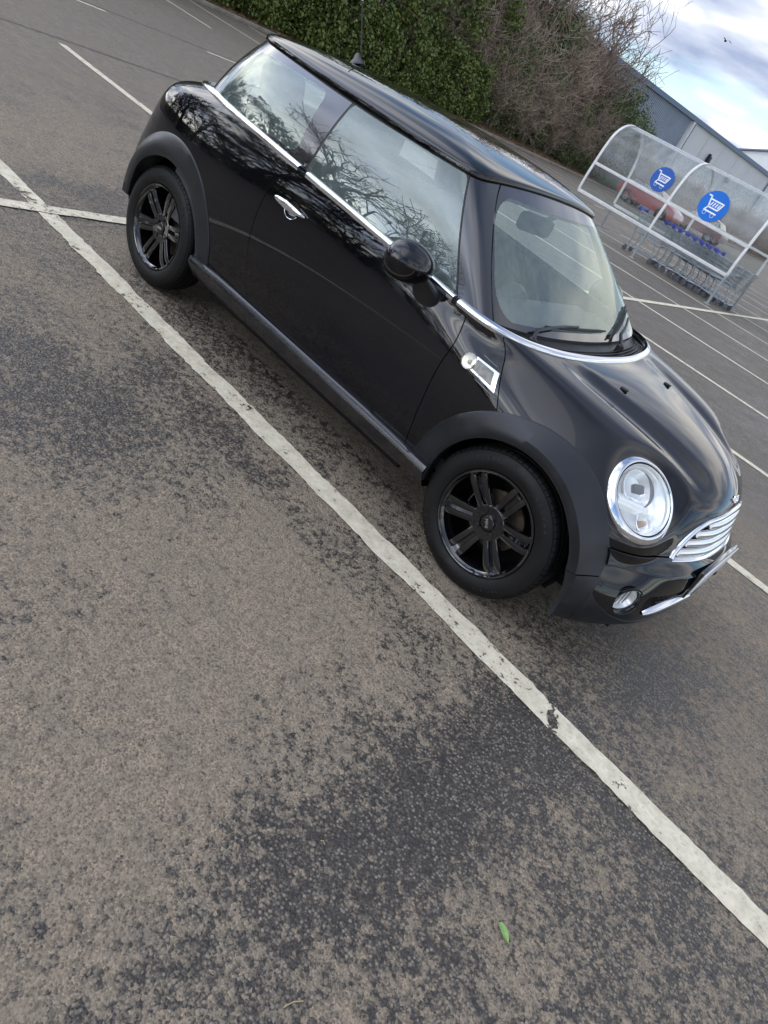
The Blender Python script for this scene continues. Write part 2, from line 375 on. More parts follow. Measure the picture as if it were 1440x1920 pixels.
def cut(bm, g, region=None):
    vs = bm.verts[:]; co = np.array([v.co[:] for v in vs]); val = g(co)
    ok = region(co) if region is not None else np.ones(len(vs), bool)
    bm.verts.index_update(); sel = set(); todo = []
    for e in bm.edges:
        a, b = e.verts[0].index, e.verts[1].index
        if not (ok[a] and ok[b]): continue
        fa, fb = val[a], val[b]
        if fa*fb < 0:
            t = fa/(fa-fb)
            todo.append((e, e.verts[0], t, fa, fb))
        if abs(fa) < 1e-7: sel.add(e.verts[0])
        if abs(fb) < 1e-7: sel.add(e.verts[1])
    for e, v, t, fa, fb in todo:
        p0 = np.array(v.co[:]); p1 = np.array(e.other_vert(v).co[:])
        lo, hi, flo = 0.0, 1.0, fa
        for _ in range(6):
            m = g((p0+(p1-p0)*t)[None])[0]
            if m*flo > 0: lo, flo = t, m
            else: hi, fb = t, m
            t = lo+(hi-lo)*flo/(flo-fb+1e-15) if abs(flo-fb) > 1e-12 else (lo+hi)/2
        t = min(max(t, 0.004), 0.996)
        ne, nv = bmesh.utils.edge_split(e, v, t)
        nv.co = Vector(p0+(p1-p0)*t); sel.add(nv)
    bmesh.ops.connect_verts(bm, verts=list(sel))
def grid_bm(D, per=True):
    bm = bmesh.new(); nv, nu = D.shape[:2]
    vs = [bm.verts.new(tuple(p)) for p in D.reshape(-1, 3)]
    for i in range(nv-1):
        for j in range(nu if per else nu-1):
            j2 = (j+1) % nu; bm.faces.new((vs[(i+1)*nu+j], vs[(i+1)*nu+j2], vs[i*nu+j2], vs[i*nu+j]))
    bm.normal_update(); return bm
def extract(bm, pred, name, mat_, parent, nfun, lip=0.012, lipmat=None, offset=0.0, liplevel=None):
    """the faces whose part is 'pred' become one mesh with true surface normals and a rolled-in edge"""
    bm.verts.index_update()
    faces = [f for f in bm.faces if pred[f.index]]
    idx = {}; V = []; Nn = []; F = []
    for f in faces:
        q = []
        for v in f.verts:
            k = v.index
            if k not in idx:
                n = nfun(v.co); idx[k] = len(V); V.append(v.co+n*offset); Nn.append(n)
            q.append(idx[k])
        F.append(q)
    nsurf = len(F)
    if lip:
        cnt = {}
        for q in F:
            for a, b in zip(q, q[1:]+q[:1]):
                k = (min(a, b), max(a, b)); cnt.setdefault(k, []).append((a, b))
        bd = [v[0] for v in cnt.values() if len(v) == 1]
        out = {}
        for a, b in bd:
            e = V[b]-V[a]
            for k in (a, b):
                t = e.cross(Nn[k]); out[k] = out.get(k, Vector((0, 0, 0)))+t
        ring = {}
        for k, t in out.items():
            n = Nn[k]; t = (t-n*t.dot(n)); t = t.normalized() if t.length > 1e-9 else Vector((0, 0, 0))
            r1 = len(V); V.append(V[k]+t*.0006-n*.0008); Nn.append((n+t).normalized())
            V.append(V[k]+t*.0008-n*.003); Nn.append(t)
            V.append(V[k]+t*.0008-n*lip); Nn.append(t)
            ring[k] = (r1, r1+1, r1+2)
        for a, b in bd:
            ra, rb = (a,)+ring[a], (b,)+ring[b]
            for i in range(3): F.append([rb[i], ra[i], ra[i+1], rb[i+1]])
    me = bpy.data.meshes.new(name); me.from_pydata([tuple(v) for v in V], [], F)
    me.materials.append(mat_)
    me.polygons.foreach_set('use_smooth', [True]*len(F))
    me.update(); me.normals_split_custom_set_from_vertices([tuple(n) for n in Nn])
    o = bpy.data.objects.new(name, me); COL.objects.link(o)
    if parent: o.parent = parent
    return o
def pl(pts):
    """piecewise smooth function through (key, value)"""
    k = np.array([p[0] for p in pts]); v = np.array([p[1] for p in pts]); o = np.argsort(k); k = k[o]; v = v[o]
    def f(q):
        # catmull-rom on a non-uniform table
        i = np.clip(np.searchsorted(k, q)-1, 0, len(k)-2); h = k[i+1]-k[i]; t = np.clip((q-k[i])/h, -.5, 1.5)
        m = np.gradient(v, k); a = m[i]*h; b = m[i+1]*h
        r = (2*t**3-3*t**2+1)*v[i]+(t**3-2*t**2+t)*a+(-2*t**3+3*t**2)*v[i+1]+(t**3-t**2)*b
        return np.where(q < k[0], v[0]+m[0]*(q-k[0]), np.where(q > k[-1], v[-1]+m[-1]*(q-k[-1]), r))
    return f
def rbox(a, b, ha, hb, r):
    """signed distance to a rounded rectangle"""
    qa = np.abs(a)-ha+r; qb = np.abs(b)-hb+r
    return np.hypot(np.maximum(qa, 0), np.maximum(qb, 0))+np.minimum(np.maximum(qa, qb), 0)-r
CAR = empty('hatchback_car', (0, 0, 0), label='black three-door hatchback with gloss black wheels parked between white bay lines', cat='car')
AF, AR = (0.02, .31), (-2.435, .315)       # arch centres (x, z)
RA_F, RA_R = .4505, .463
HL_C, HL_N, HL_R = Vector(HLC), Vector(HLN), .166
FG_C, FG_R = Vector((.56, -.60, .358)), .062
s_bon = pl([(.60, -.14), (.71, -.198), (.82, -.273), (.897, -.33), (.935, -.372), (.96, -.40)])
s_df = pl([(.30, -.482), (.53, -.496), (.709, -.503), (.825, -.499), (.876, -.511), (.916, -.528), (.949, -.569), (.97, -.60)])
s_dr = pl([(.30, -1.60), (.399, -1.652), (.50, -1.693), (.59, -1.718), (.689, -1.729), (.765, -1.728), (.843, -1.717), (.909, -1.685), (.950, -1.640), (.985, -1.575), (1.0, -1.53)])
g_top = pl([(-.50, .50), (-.46, .515), (-.42, .545), (-.36, .61), (-.28, .665), (-.15, .695), (0, .705), (.15, .695), (.28, .665), (.36, .61), (.42, .545), (.46, .515), (.50, .50)])
lipf = pl([(0, .255), (.30, .258), (.45, .262), (.58, .275), (.68, .31), (.74, .355), (.775, .42), (.80, .50)])
def ell(c, n, a, b):
    n = n.normalized(); x = Vector((0, 0, 1)).cross(n).normalized(); y = n.cross(x)
    x, y, c = np.array(x), np.array(y), np.array(c)
    def g(P):
        Q = P.copy(); Q[:, 1] = -np.abs(Q[:, 1]); d = Q-c
        u, v = d@x, d@y; return (np.hypot(u/a, v/b)-1)*min(a, b)
    return g
G = {
 'archf': lambda P: np.hypot(P[:, 0]-AF[0], P[:, 2]-AF[1])-RA_F,
 'archr': lambda P: np.hypot(P[:, 0]-AR[0], P[:, 2]-AR[1])-RA_R,
 'bon': lambda P: P[:, 0]-s_bon(P[:, 2]),
 'df': lambda P: P[:, 0]-s_df(P[:, 2]),
 'dr': lambda P: P[:, 0]-s_dr(P[:, 2]),
 'sill': lambda P: P[:, 2]-.345,
 'strip': lambda P: P[:, 2]-.532,
 'strip2': lambda P: P[:, 2]-.470,
 'lip': lambda P: P[:, 2]-lipf(np.abs(P[:, 1])),
 'grtop': lambda P: P[:, 2]-g_top(P[:, 1]),
 'grbot': lambda P: P[:, 2]-(.517+.008*np.exp(-(P[:, 1]/.25)**2)),
 'grside': lambda P: np.abs(P[:, 1])-.425,
 'hl': ell(HL_C, HL_N, HL_R-.004, HL_R-.004),
 'fog': ell(FG_C, Vector((.872, -.484, 0)), FG_R, FG_R*.92),
 'low': lambda P: rbox(P[:, 1], P[:, 2]-(.348+.045*np.exp(-(P[:, 1]/.30)**4)*.6), .53, .045, .04),
 'handle': ell(Vector((-1.535, -.82, .845)), Vector((0, -1, 0)), .046, .043),
 'hatch': lambda P: np.abs(P[:, 1])-.60,
 'rbump': lambda P: P[:, 2]-.50,
}
side = lambda P: np.abs(P[:, 1]) > .55
front = lambda P: P[:, 0] > .1
GW = .0027
def build_body():
    bm = grid_bm(BODY)
    cut(bm, G['archf'], side); cut(bm, G['archr'], side)
    reg_bon = lambda P: (np.abs(P[:, 1]) > .5) & (P[:, 0] < .1) & (P[:, 0] > -.6) & (P[:, 2] > .6)
    cut(bm, lambda P: G['bon'](P)-GW, reg_bon); cut(bm, lambda P: G['bon'](P)+GW, reg_bon)
    reg_d = lambda P: (np.abs(P[:, 1]) > .5) & (P[:, 0] < -.35) & (P[:, 0] > -.75) & (P[:, 2] > .28)
    cut(bm, lambda P: G['df'](P)-GW, reg_d); cut(bm, lambda P: G['df'](P)+GW, reg_d)
    reg_r = lambda P: (np.abs(P[:, 1]) > .5) & (P[:, 0] < -1.3) & (P[:, 0] > -1.9) & (P[:, 2] > .28)
    cut(bm, lambda P: G['dr'](P)-GW, reg_r); cut(bm, lambda P: G['dr'](P)+GW, reg_r)
    cut(bm, G['sill'], lambda P: side(P) & (P[:, 0] < .1) & (P[:, 0] > -2.5))
    rf = lambda P: (P[:, 0] > .15)
    cut(bm, lambda P: G['strip'](P)-.003, rf); cut(bm, lambda P: G['strip'](P)+.002, rf)
    cut(bm, lambda P: G['strip2'](P)-.001, rf); cut(bm, lambda P: G['strip2'](P)+.001, rf)
    cut(bm, lambda P: G['lip'](P)-.001, rf); cut(bm, lambda P: G['lip'](P)+.001, rf)
    cut(bm, G['grtop'], lambda P: (P[:, 0] > .4) & (np.abs(P[:, 1]) < .5))
    cut(bm, G['grbot'], lambda P: (P[:, 0] > .4) & (np.abs(P[:, 1]) < .5))
    cut(bm, G['grside'], lambda P: (P[:, 0] > .4) & (P[:, 2] < .6))
    cut(bm, G['hl'], lambda P: (P[:, 0] > .1) & (np.abs(P[:, 1]) > .3))
    cut(bm, G['fog'], lambda P: (P[:, 0] > .4) & (np.abs(P[:, 1]) > .4))
    cut(bm, G['low'], lambda P: (P[:, 0] > .4))
    cut(bm, G['handle'], lambda P: (np.abs(P[:, 1]) > .7) & (P[:, 0] < -1.3) & (P[:, 0] > -1.8))
    rb = lambda P: P[:, 0] < -2.7
    cut(bm, lambda P: G['hatch'](P)-.002, rb); cut(bm, lambda P: G['hatch'](P)+.002, rb)
    rb2 = lambda P: P[:, 0] < -2.55
    cut(bm, lambda P: G['rbump'](P)-.002, rb2); cut(bm, lambda P: G['rbump'](P)+.002, rb2)
    bm.faces.ensure_lookup_table(); bm.faces.index_update()
    C = np.array([f.calc_center_median()[:] for f in bm.faces])
    g = {k: f(C) for k, f in G.items()}
    X, Y, Z = C[:, 0], C[:, 1], C[:, 2]; A = np.abs(Y)
    part = np.array(['']*len(C), dtype=object)
    sidem = A > .55
    holes = (sidem & ((g['archf'] < 0) | (g['archr'] < 0))) | ((g['hl'] < 0) & (X > .1) & (A > .3)) | ((g['fog'] < 0) & (X > .4)) | ((g['low'] < 0) & (X > .4)) \
        | ((g['grtop'] < 0) & (g['grbot'] > 0) & (g['grside'] < 0) & (X > .4)) | ((g['handle'] < 0) & (X < -1.4) & (X > -1.7))
    bonreg = (g['bon'] > GW)
    frontreg = X > .15
    part[:] = 'rear_quarter_panel'
    part[(X < -2.7) & (A < .6)] = 'tailgate'
    part[(X < -2.6) & (Z < .50)] = 'rear_bumper'
    part[np.abs(g['rbump']) * (X < -2.6) + (X >= -2.6) < .002] = ''
    part[(np.abs(g['hatch']) < .002) & (X < -2.7) & (Z > .5)] = ''
    m = (g['dr'] > GW); part[m] = 'door'
    part[(np.abs(g['dr']) <= GW) & (X > -1.9) & (X < -1.4) & (Z > .28)] = ''
    m = (g['df'] > GW); part[m] = 'scuttle_side_panel'
    part[(np.abs(g['df']) <= GW) & sidem] = ''
    part[(Z < .345) & (X > -2.5) & (X < .1) & sidem] = ''
    m = bonreg | (X > .0); part[m & (Z > .5)] = 'bonnet'
    part[(np.abs(g['bon']) <= GW) & sidem & (Z > .6) & (X < .1)] = ''
    part[(X <= .15) & (X > -.35) & (Z < .5)] = ''
    lo = frontreg & (Z < .535)
    part[lo] = 'bumper_strip'
    part[lo & (g['strip2'] < -.001)] = 'front_bumper'
    part[lo & (g['lip'] < -.001)] = 'front_lip'
    part[lo & (np.abs(g['lip']) <= .001)] = ''; part[lo & (np.abs(g['strip2']) <= .001)] = ''
    part[(X > .15) & (g['strip'] > -.002) & (g['strip'] < .003)] = ''
    part[holes] = ''
    V, F, bvh = bvh_of(BODY); NN = BOD_N.reshape(-1, 3)
    cache = {}
    def nf(co): return smooth_normal(bvh, V, F, NN, co)
    mats = {'front_lip': M['clad'], 'rear_bumper': M['paint']}
    rightleft = ('door', 'rear_quarter_panel', 'scuttle_side_panel')
    for name in ('bonnet', 'scuttle_side_panel', 'door', 'rear_quarter_panel', 'tailgate', 'rear_bumper', 'bumper_strip', 'front_bumper', 'front_lip'):
        sel = part == name
        if name in rightleft:
            for s in (-1, 1): extract(bm, sel & (Y*s > 0), name, mats.get(name, M['paint']), CAR, nf, offset=0.0, lip=.014)
        else:
            off = {'front_lip': .004, 'bumper_strip': .010}.get(name, 0)
            extract(bm, sel, name, mats.get(name, M['paint']), CAR, nf, offset=off, lip=.014)
    bm.free()
    # dark inner structure behind the shut lines
    D = BODY-BOD_N*.016; nv, nu = D.shape[:2]; mb = MB()
    fs = []; Cc = (D[:-1]+D[1:])/2
    gP = {k: f(D.reshape(-1, 3)) for k, f in G.items()}; Vv = D.reshape(-1, 3)
    keep = ~(((Vv[:, 2] < .30) & (Vv[:, 0] < .2) & (Vv[:, 0] > -2.75)) | ((np.abs(Vv[:, 1]) > .5) & ((gP['archf'] < .006) | (gP['archr'] < .006))) | ((gP['hl'] < -.012) & (Vv[:, 0] > .1)) | ((gP['fog'] < -.005) & (Vv[:, 0] > .4)) | ((gP['handle'] < -.002) & (Vv[:, 0] < -1.4) & (Vv[:, 0] > -1.7)))
    for i in range(nv-1):
        for j in range(nu):
            j2 = (j+1) % nu; q = (i*nu+j, i*nu+j2, (i+1)*nu+j2, (i+1)*nu+j)
            if all(keep[k] for k in q): fs.append(q)
    mb.add([tuple(v) for v in Vv], fs); mb.build('inner_shell', M['matt'], CAR, angle=180)
build_body()
# ------------------------------------------------------------ greenhouse
G0 = [(-.335, 0, .925), (-.340, -.20, .926), (-.352, -.37, .928), (-.375, -.53, .931), (-.405, -.65, .935), (-.432, -.718, .938), (-.46, -.752, .941),
      (-.50, -.768, .943), (-.57, -.773, .946), (-.68, -.776, .951), (-1.0, -.776, .969), (-1.5, -.771, .995), (-2.0, -.758, 1.021), (-2.28, -.738, 1.034),
      (-2.44, -.698, 1.040), (-2.56, -.60, 1.034), (-2.64, -.45, 1.023), (-2.69, -.24, 1.017), (-2.70, 0, 1.015)]
G2 = [(-.855, 0, 1.352), (-.858, -.18, 1.349), (-.864, -.32, 1.342), (-.874, -.43, 1.333), (-.890, -.505, 1.323), (-.915, -.545, 1.317), (-.945, -.567, 1.315),
      (-.985, -.577, 1.314), (-1.04, -.583, 1.314), (-1.12, -.588, 1.314), (-1.32, -.592, 1.316), (-1.62, -.592, 1.321), (-1.95, -.582, 1.329), (-2.16, -.568, 1.335),
      (-2.32, -.540, 1.339), (-2.44, -.46, 1.342), (-2.50, -.35, 1.345), (-2.53, -.19, 1.348), (-2.54, 0, 1.35)]
def green_net():
    rows = []
    for v in (0, .25, .5, .75, 1.0):
        row = []
        for a, b in zip(G0, G2):
            a = np.array(a); b = np.array(b); p = a+(b-a)*v
            hd = np.array([b[0]-a[0], b[1]-a[1], 0.]); up = (b-a)/np.linalg.norm(b-a)
            # outward direction of the pane: horizontal component away from the cabin centre
            c = np.array([-1.6, 0, 1.1]); o = p-c; o[2] = 0; o[0] *= .35 if abs(p[1]) > .5 else 1; o /= np.linalg.norm(o); o -= up*o.dot(up); o /= np.linalg.norm(o)
            bul = .020 if a[0] > -.45 else .016
            p = p+o*bul*4*v*(1-v); row.append(tuple(p))
        rows.append(row)
    # mirror
    full = []
    for row in rows:
        full.append(row+[(x, -y, z) for (x, y, z) in reversed(row[1:-1])])
    return np.array(full)
GREEN = surf(green_net(), 9, 10); GRN_N = grid_normals(GREEN)
wline = lambda z: -.444-(z-.945)*1.106
whalf = lambda z: .772-.625*(z-.94)
dgl = lambda z: -.590-(z-.937)*.915
bpl = lambda z: -1.588-(z-.99)*.125
qrl = lambda z: -2.435+(z-1.04)*.33
def build_green():
    bm = grid_bm(GREEN); rgA = lambda P: (np.abs(P[:, 1]) > .42) & (P[:, 0] > -1.2)
    W = lambda P: P[:, 0]-wline(P[:, 2]); Dg = lambda P: P[:, 0]-dgl(P[:, 2]); B = lambda P: P[:, 0]-bpl(P[:, 2]); Q = lambda P: P[:, 0]-qrl(P[:, 2])
    for g, rg, w in ((W, rgA, .0012), (Dg, rgA, .002), (B, lambda P: (P[:, 0] < -1.3) & (P[:, 0] > -1.9), .0025), (Q, lambda P: (P[:, 0] < -2.1) & (np.abs(P[:, 1]) > .42), .003)):
        cut(bm, lambda P: g(P)-w, rg); cut(bm, lambda P: g(P)+w, rg)
    wsc = lambda P: rbox(np.abs(P[:, 1])-(whalf(P[:, 2])-.040)+.5, P[:, 2]-1.1235, .5, .1725, .115)
    cut(bm, wsc, lambda P: (P[:, 0] > -1.1))
    # clear part of the quarter window
    def qc(P):
        z = P[:, 2]; x0 = qrl(z)+.045; x1 = bpl(z)-.10-.19*(z-1.023); c = (x0+x1)/2; h = (x1-x0)/2
        return rbox(P[:, 0]-c, z-1.162, h, .130, .035)
    cut(bm, qc, lambda P: (P[:, 0] < -1.5) & (np.abs(P[:, 1]) > .45))
    dc = lambda P: rbox(P[:, 2]-1.136, P[:, 0]*0, .168, 1, .01)
    def dcf(P):
        z = P[:, 2]; x0 = bpl(z)+.012; x1 = dgl(z)-.008; return rbox(P[:, 0]-(x0+x1)/2, z-1.13, (x1-x0)/2, .180, .03)
    cut(bm, dcf, lambda P: (P[:, 0] < -.5) & (P[:, 0] > -1.7) & (np.abs(P[:, 1]) > .45))
    def rc(P): return rbox(P[:, 1], P[:, 2]-1.19, .44, .10, .05)
    cut(bm, rc, lambda P: P[:, 0] < -2.45)
    bm.faces.ensure_lookup_table(); bm.faces.index_update()
    C = np.array([f.calc_center_median()[:] for f in bm.faces]); A = np.abs(C[:, 1]); X = C[:, 0]
    w, d, b, q = W(C), Dg(C), B(C), Q(C)
    part = np.array(['']*len(C), dtype=object)
    part[:] = 'rear_pillar'
    part[q > .003] = 'quarter_border'; part[(qc(C) < 0) & (q > .003)] = 'quarter_window'
    part[(np.abs(q) <= .003) & (A > .42)] = ''
    part[b > .0025] = 'door_window_seal'; part[(b > .0025) & (dcf(C) < 0)] = 'door_window'
    part[(np.abs(b) <= .0025)] = ''
    fr = (X > -1.2) & (d > .002); part[fr] = 'a_pillar'; part[(X > -1.2) & (np.abs(d) <= .002)] = ''
    ws = (X > -1.2) & ((w > .0012) | (A < .42)); part[ws] = 'windscreen_border'; part[ws & (wsc(C) < 0)] = 'windscreen'
    part[(X > -1.2) & (np.abs(w) <= .0012) & (A > .42)] = ''
    part[(X < -2.4) & (rc(C) < 0)] = 'rear_window'
    V, F, bvh = bvh_of(GREEN); NN = GRN_N.reshape(-1, 3)
    nf = lambda co: smooth_normal(bvh, V, F, NN, co)
    gm = {'quarter_window': M['glass'], 'door_window': M['glass'], 'windscreen': M['wglass'], 'rear_window': M['glass'], 'door_window_seal': M['seal']}
    nm = {'a_pillar': 'front_pillar', 'quarter_border': 'quarter_window_border'}
    for p in ('rear_pillar', 'quarter_border', 'quarter_window', 'door_window_seal', 'door_window', 'a_pillar'):
        for s in (-1, 1): extract(bm, (part == p) & (C[:, 1]*s > 0), nm.get(p, p), gm.get(p, M['gloss']), CAR, nf, lip=0 if 'window' in p and p != 'door_window_seal' else .01)
    for p in ('windscreen_border', 'windscreen', 'rear_window'):
        extract(bm, part == p, p, gm.get(p, M['gloss']), CAR, nf, lip=0)
    opaque = np.isin(part, ['rear_pillar', 'quarter_border', 'a_pillar', 'windscreen_border', '']) | (part == 'door_window_seal')
    extract(bm, opaque, 'pillar_trim', M['inner'], CAR, nf, lip=0, offset=-.018)
    bm.free()
build_green()
def row_range(row, x0, x1, right):
    return [i for i in range(len(row)) if x1 >= row[i][0] >= x0 and (row[i][1] < 0) == right]
def belt_trim():
    row = BODY[-1]; n = len(row); half = n//2
    def piece(idx):
        P = []
        for i in idx:
            p = row[i % n]; t = row[(i+1) % n]-row[(i-1) % n]; t /= np.linalg.norm(t); o = np.array([-t[1], t[0], 0]); o /= np.linalg.norm(o)
            if o.dot(np.array([p[0]+1.4, p[1], 0])) < 0: o = -o
            up = np.cross(t, o); up = up if up[2] > 0 else -up
            pr = [(-.001, -.014), (.005, -.012), (.0074, -.005), (.0072, .003), (.0035, .009), (-.004, .0125), (-.018, .015), (-.018, -.012)]
            P.append([tuple(p+o*a+up*b) for a, b in pr])
        mb = MB(); k = len(P[0]); mb.grid([r+[r[0]] for r in P]); mb.add(P[0], [tuple(range(k))]); mb.add(P[-1], [tuple(reversed(range(k)))])
        mb.build('belt_trim', M['chrome'], CAR, angle=50, recalc=True)
    ir = [i for i in range(half+1)]       # right side, front to rear
    x = row[:, 0]
    front_r = [i for i in ir if x[i] > -.585]; m = front_r[-1]
    def lin(a, b): return list(range(a, b))
    piece(list(range(-m, -m+0))+list(range(-m, m+1)))
    door = [i for i in ir if -1.565 < x[i] < -.60]; piece(door); piece([-i for i in reversed(door)])
    rear = [i for i in ir if x[i] < -1.575]; piece(list(range(rear[0], n-rear[0]+1)))
belt_trim()
def cowl():
    row = BODY[-1]; g = GREEN[0]; g1 = GREEN[1]; n = len(row); k = 9*8; mb = MB(); P = []
    for i in range(-k, k+1):
        a = row[i % n]; b = g[i % n]; r = []
        for t in (0, .12, .3, .6, .85, 1, 1.0):
            p = a+(b-a)*t; z = -.022*min(1, t/.12) if t < .86 else -.012
            r.append((p[0], p[1], p[2]+z-.004))
        P.append(r)
    mb.grid(P); mb.build('cowl_panel', M['clad'], CAR, angle=60)
    mb = MB()
    for s in (.30, .55):       # louvres
        for q in range(2):
            pts = []
            for i in range(-40, 41, 4):
                a = Vector(row[i % n]); b = Vector(g[i % n]); p = a.lerp(b, s+.12*q); pts.append(p+Vector((0, 0, -.020)))
            mb.tube(pts, .004, 6)
    mb.build('cowl_louvre', M['seal'], CAR)
cowl()
def rear_shoulder():
    row = BODY[-1]; g = GREEN[0]; n = len(row); P = []
    k0 = [i for i in range(n//2) if row[i][0] < -2.2][0]
    for i in range(k0, n-k0+1):
        a = row[i % n]; b = g[i % n]; P.append([tuple(a+(b-a)*t+np.array([0, 0, .004*math.sin(PI*t)-.003])) for t in (-.02, .25, .5, .75, 1.05)])
    mb = MB(); mb.grid(P); mb.build('rear_shoulder', M['paint'], CAR, angle=180, recalc=True)
rear_shoulder()
def roof():
    ring = GREEN[-1]; nu = len(ring); c = np.array([-1.68, 0.])
    rho = [1-(1-s)**1.9 for s in np.linspace(0, 1, 30)][::1]
    rows = []; N_ = []
    def pt(i, r):
        x, y, ze = ring[i % nu]; d = np.array([x, y])-c; L = np.linalg.norm(d); d = d*(1+.016/L)
        xy = c+d*r; fx = (xy[0]+1.68)/.9; zc = ROOF_Z-.030*fx*fx-(.0 if fx < 0 else .012*fx**4)
        q = max(0, 1-r**2.8)**(1/2.05)
        zz = (ze+.006)+(zc-(ze+.006))*q
        return np.array([xy[0], xy[1], zz])
    for r in rho: rows.append([tuple(pt(i, r)) for i in range(nu)])
    e = rows[-1]
    low = [(x, y, z-.012) for x, y, z in e]; inn = [(c[0]+(x-c[0])*.978, c[1]+(y-c[1])*.962, z-.016) for x, y, z in e]
    mb = MB(); mb.grid(rows+[low, inn], closed_u=True)
    o = mb.build('roof', M['paint'], CAR, angle=40)
    bm = bmesh.new(); bm.from_mesh(o.data); bmesh.ops.remove_doubles(bm, verts=bm.verts[:], dist=1e-5); bmesh.ops.recalc_face_normals(bm, faces=bm.faces[:]); bm.to_mesh(o.data); bm.free()
    mb = MB(); mb.tube([(c[0]+(x-c[0])*.992, c[1]+(y-c[1])*.985, z-.008) for x, y, z in low], .0065, 6, closed=True); mb.build('roof_gutter', M['seal'], CAR)
    mb = MB(); mb.grid([[(c[0]+(x-c[0])*r, c[1]+(y-c[1])*r, ring[i][2]-.01+(ROOF_Z-.045-ring[i][2])*(1-r**3)) for i, (x, y, z) in enumerate(ring)] for r in (.01, .4, .7, .85, .95, .985)], closed_u=True)
    mb.build('headliner', M['headliner'], CAR)
    # rear spoiler lip
    P = []
    for j in range(-11, 12):
        y = j/11*.40; x = -2.50-.055*(1-abs(y/.56)**3); P.append([(x+.10, y, 1.372-.05*abs(y/.5)**3), (x+.02, y, 1.366-.05*abs(y/.5)**3), (x-.014, y, 1.352-.045*abs(y/.5)**3), (x-.012, y, 1.344-.045*abs(y/.5)**3), (x+.05, y, 1.338-.04*abs(y/.5)**3)])
    mb = MB(); mb.grid(P); mb.build('spoiler_lip', M['paint'], CAR, angle=50, recalc=True)
    # aerial
    a = MB(); a.lathe([(.0, .0), (.034, 0), (.030, .018), (.016, .045), (.010, .075), (.006, .082), (0, .083)], 20, Matrix.Translation((-2.29, 0, ROOF_Z-.022)) @ Matrix.Rotation(R(-22), 4, 'Y') @ Matrix.Diagonal((1.7, .8, .66, 1)))
    base = a.build('aerial', M['clad'], CAR)
    b = MB(); p0 = Vector((-2.29, 0, ROOF_Z+.04)); p1 = p0+Vector((-.115, 0, .205)); b.tube([p0, p1], [.0042, .003], 8); b.build('aerial_mast', M['seal'], base)
    b = MB(); b.tube([p1, p1+Vector((-.006, 0, .012))], [.005, .004], 8); b.build('aerial_tip', M['white_plastic'], base)
ROOF_Z = 1.425
roof()
# ------------------------------------------------------------ wheel arches and sills
def mirror_y(build):
    for s in (-1, 1): build(s)
def arch(c, r_out, a0, a1, s, name='wheel_arch_trim', grow=0.0):
    """a flared plastic band that follows the body at its outer edge"""
    V, F, bvh = arch.b; P = []; n = 60
    for i in range(n+1):
        a = R(a0+(a1-a0)*i/n); ca, sa = math.cos(a), math.sin(a); row = []
        def body_y(r):
            x, z = c[0]+r*ca, c[1]+r*sa; z2 = max(z, .215)
            h, nn, ix, d = bvh.ray_cast(Vector((x, -2, z2)), Vector((0, 1, 0)))
            return h.y if h else -.60
        ro = r_out(math.degrees(a)); ri = RI+grow*(1-i/n)
        yo = body_y(ro); 
        x = c[0]+ro*ca
        yf = min(-.842 if abs(x-c[0]) < .3 else -.842+.05*max(0, (abs(x-c[0])-.3)/.2)**2, yo-.006)
        pr = [(ro, yo+.006), (ro-.001, yo-.003), (ro-.004, yo-.0065), (ro-.03, yo*.55+yf*.45-.004), (ro-.06, yf-.001), (ri+.02, yf-.0025), (ri+.006, yf), (ri, yf+.004), (ri-.001, yf+.012), (ri+.004, yf+.06), (ri+.03, -.70)]
        if grow: pr = pr[:-2]+[(ri+.002, yf+.03)]
        for r, y in pr:
            row.append((c[0]+r*ca, (y if s < 0 else -y), c[1]+r*sa))
        P.append(row)
    mb = MB(); mb.grid(P, flip=(s > 0)); mb.build(name, M['clad'], CAR, angle=42)
arch.b = bvh_of(BODY); RI = .350
def liner(c, s):
    mb = MB(); P = []
    for i in range(25):
        a = R(-8+(196 if c[0] > -1 else 182)*i/24); P.append([(c[0]+.395*math.cos(a), s*y, c[1]+.395*math.sin(a)) for y in (.80 if c[0] > -1 else .745, .47)])
    mb.grid(P); mb.add([(c[0]+.395*math.cos(R(a)), s*.47, c[1]+.395*math.sin(R(a))) for a in range(-8, 189, 8)], [tuple(range(25))])
    mb.build('wheel_arch_liner', M['matt'], CAR)
for s in (-1, 1):
    arch(AF, lambda a: .452, 15.5, 187, s); arch(AF, lambda a: .457, -14, 15.0, s, 'front_lip_corner', .040)
    arch(AR, lambda a: .466, -2, 176, s)
    liner(AF, s); liner(AR, s)
def sill(s):
    P = []
    x0, x1 = AF[0]-.345, AR[0]+.352
    for i in range(41):
        t = i/40; x = x0+(x1-x0)*t; e = 1-min(1, abs(t-.5)*2)**8*.0
        fl = .010*math.exp(-((t)/.10)**2)+.012*math.exp(-((1-t)/.08)**2)
        zt = .350; 
        pr = [(-.79, zt), (-.822, zt), (-.829-fl, zt-.006), (-.835-fl, zt-.020), (-.838-fl, zt-.032), (-.828-fl, zt-.052), (-.815, zt-.085), (-.800, zt-.108), (-.78, zt-.120), (-.70, zt-.125)]
        P.append([(x, y if s < 0 else -y, z) for y, z in pr])
    mb = MB(); mb.grid(P, flip=(s < 0)); mb.build('side_sill', M['sill'], CAR, angle=40)
mirror_y(sill)
mb = MB(); mb.box((-1.25, 0, .235), (3.1, 1.25, .12)); mb.box((-1.22, 0, .245), (1.45, 1.50, .10)); mb.box((.42, 0, .235), (.30, 1.1, .08)); mb.build('floor_pan', M['matt'], CAR)
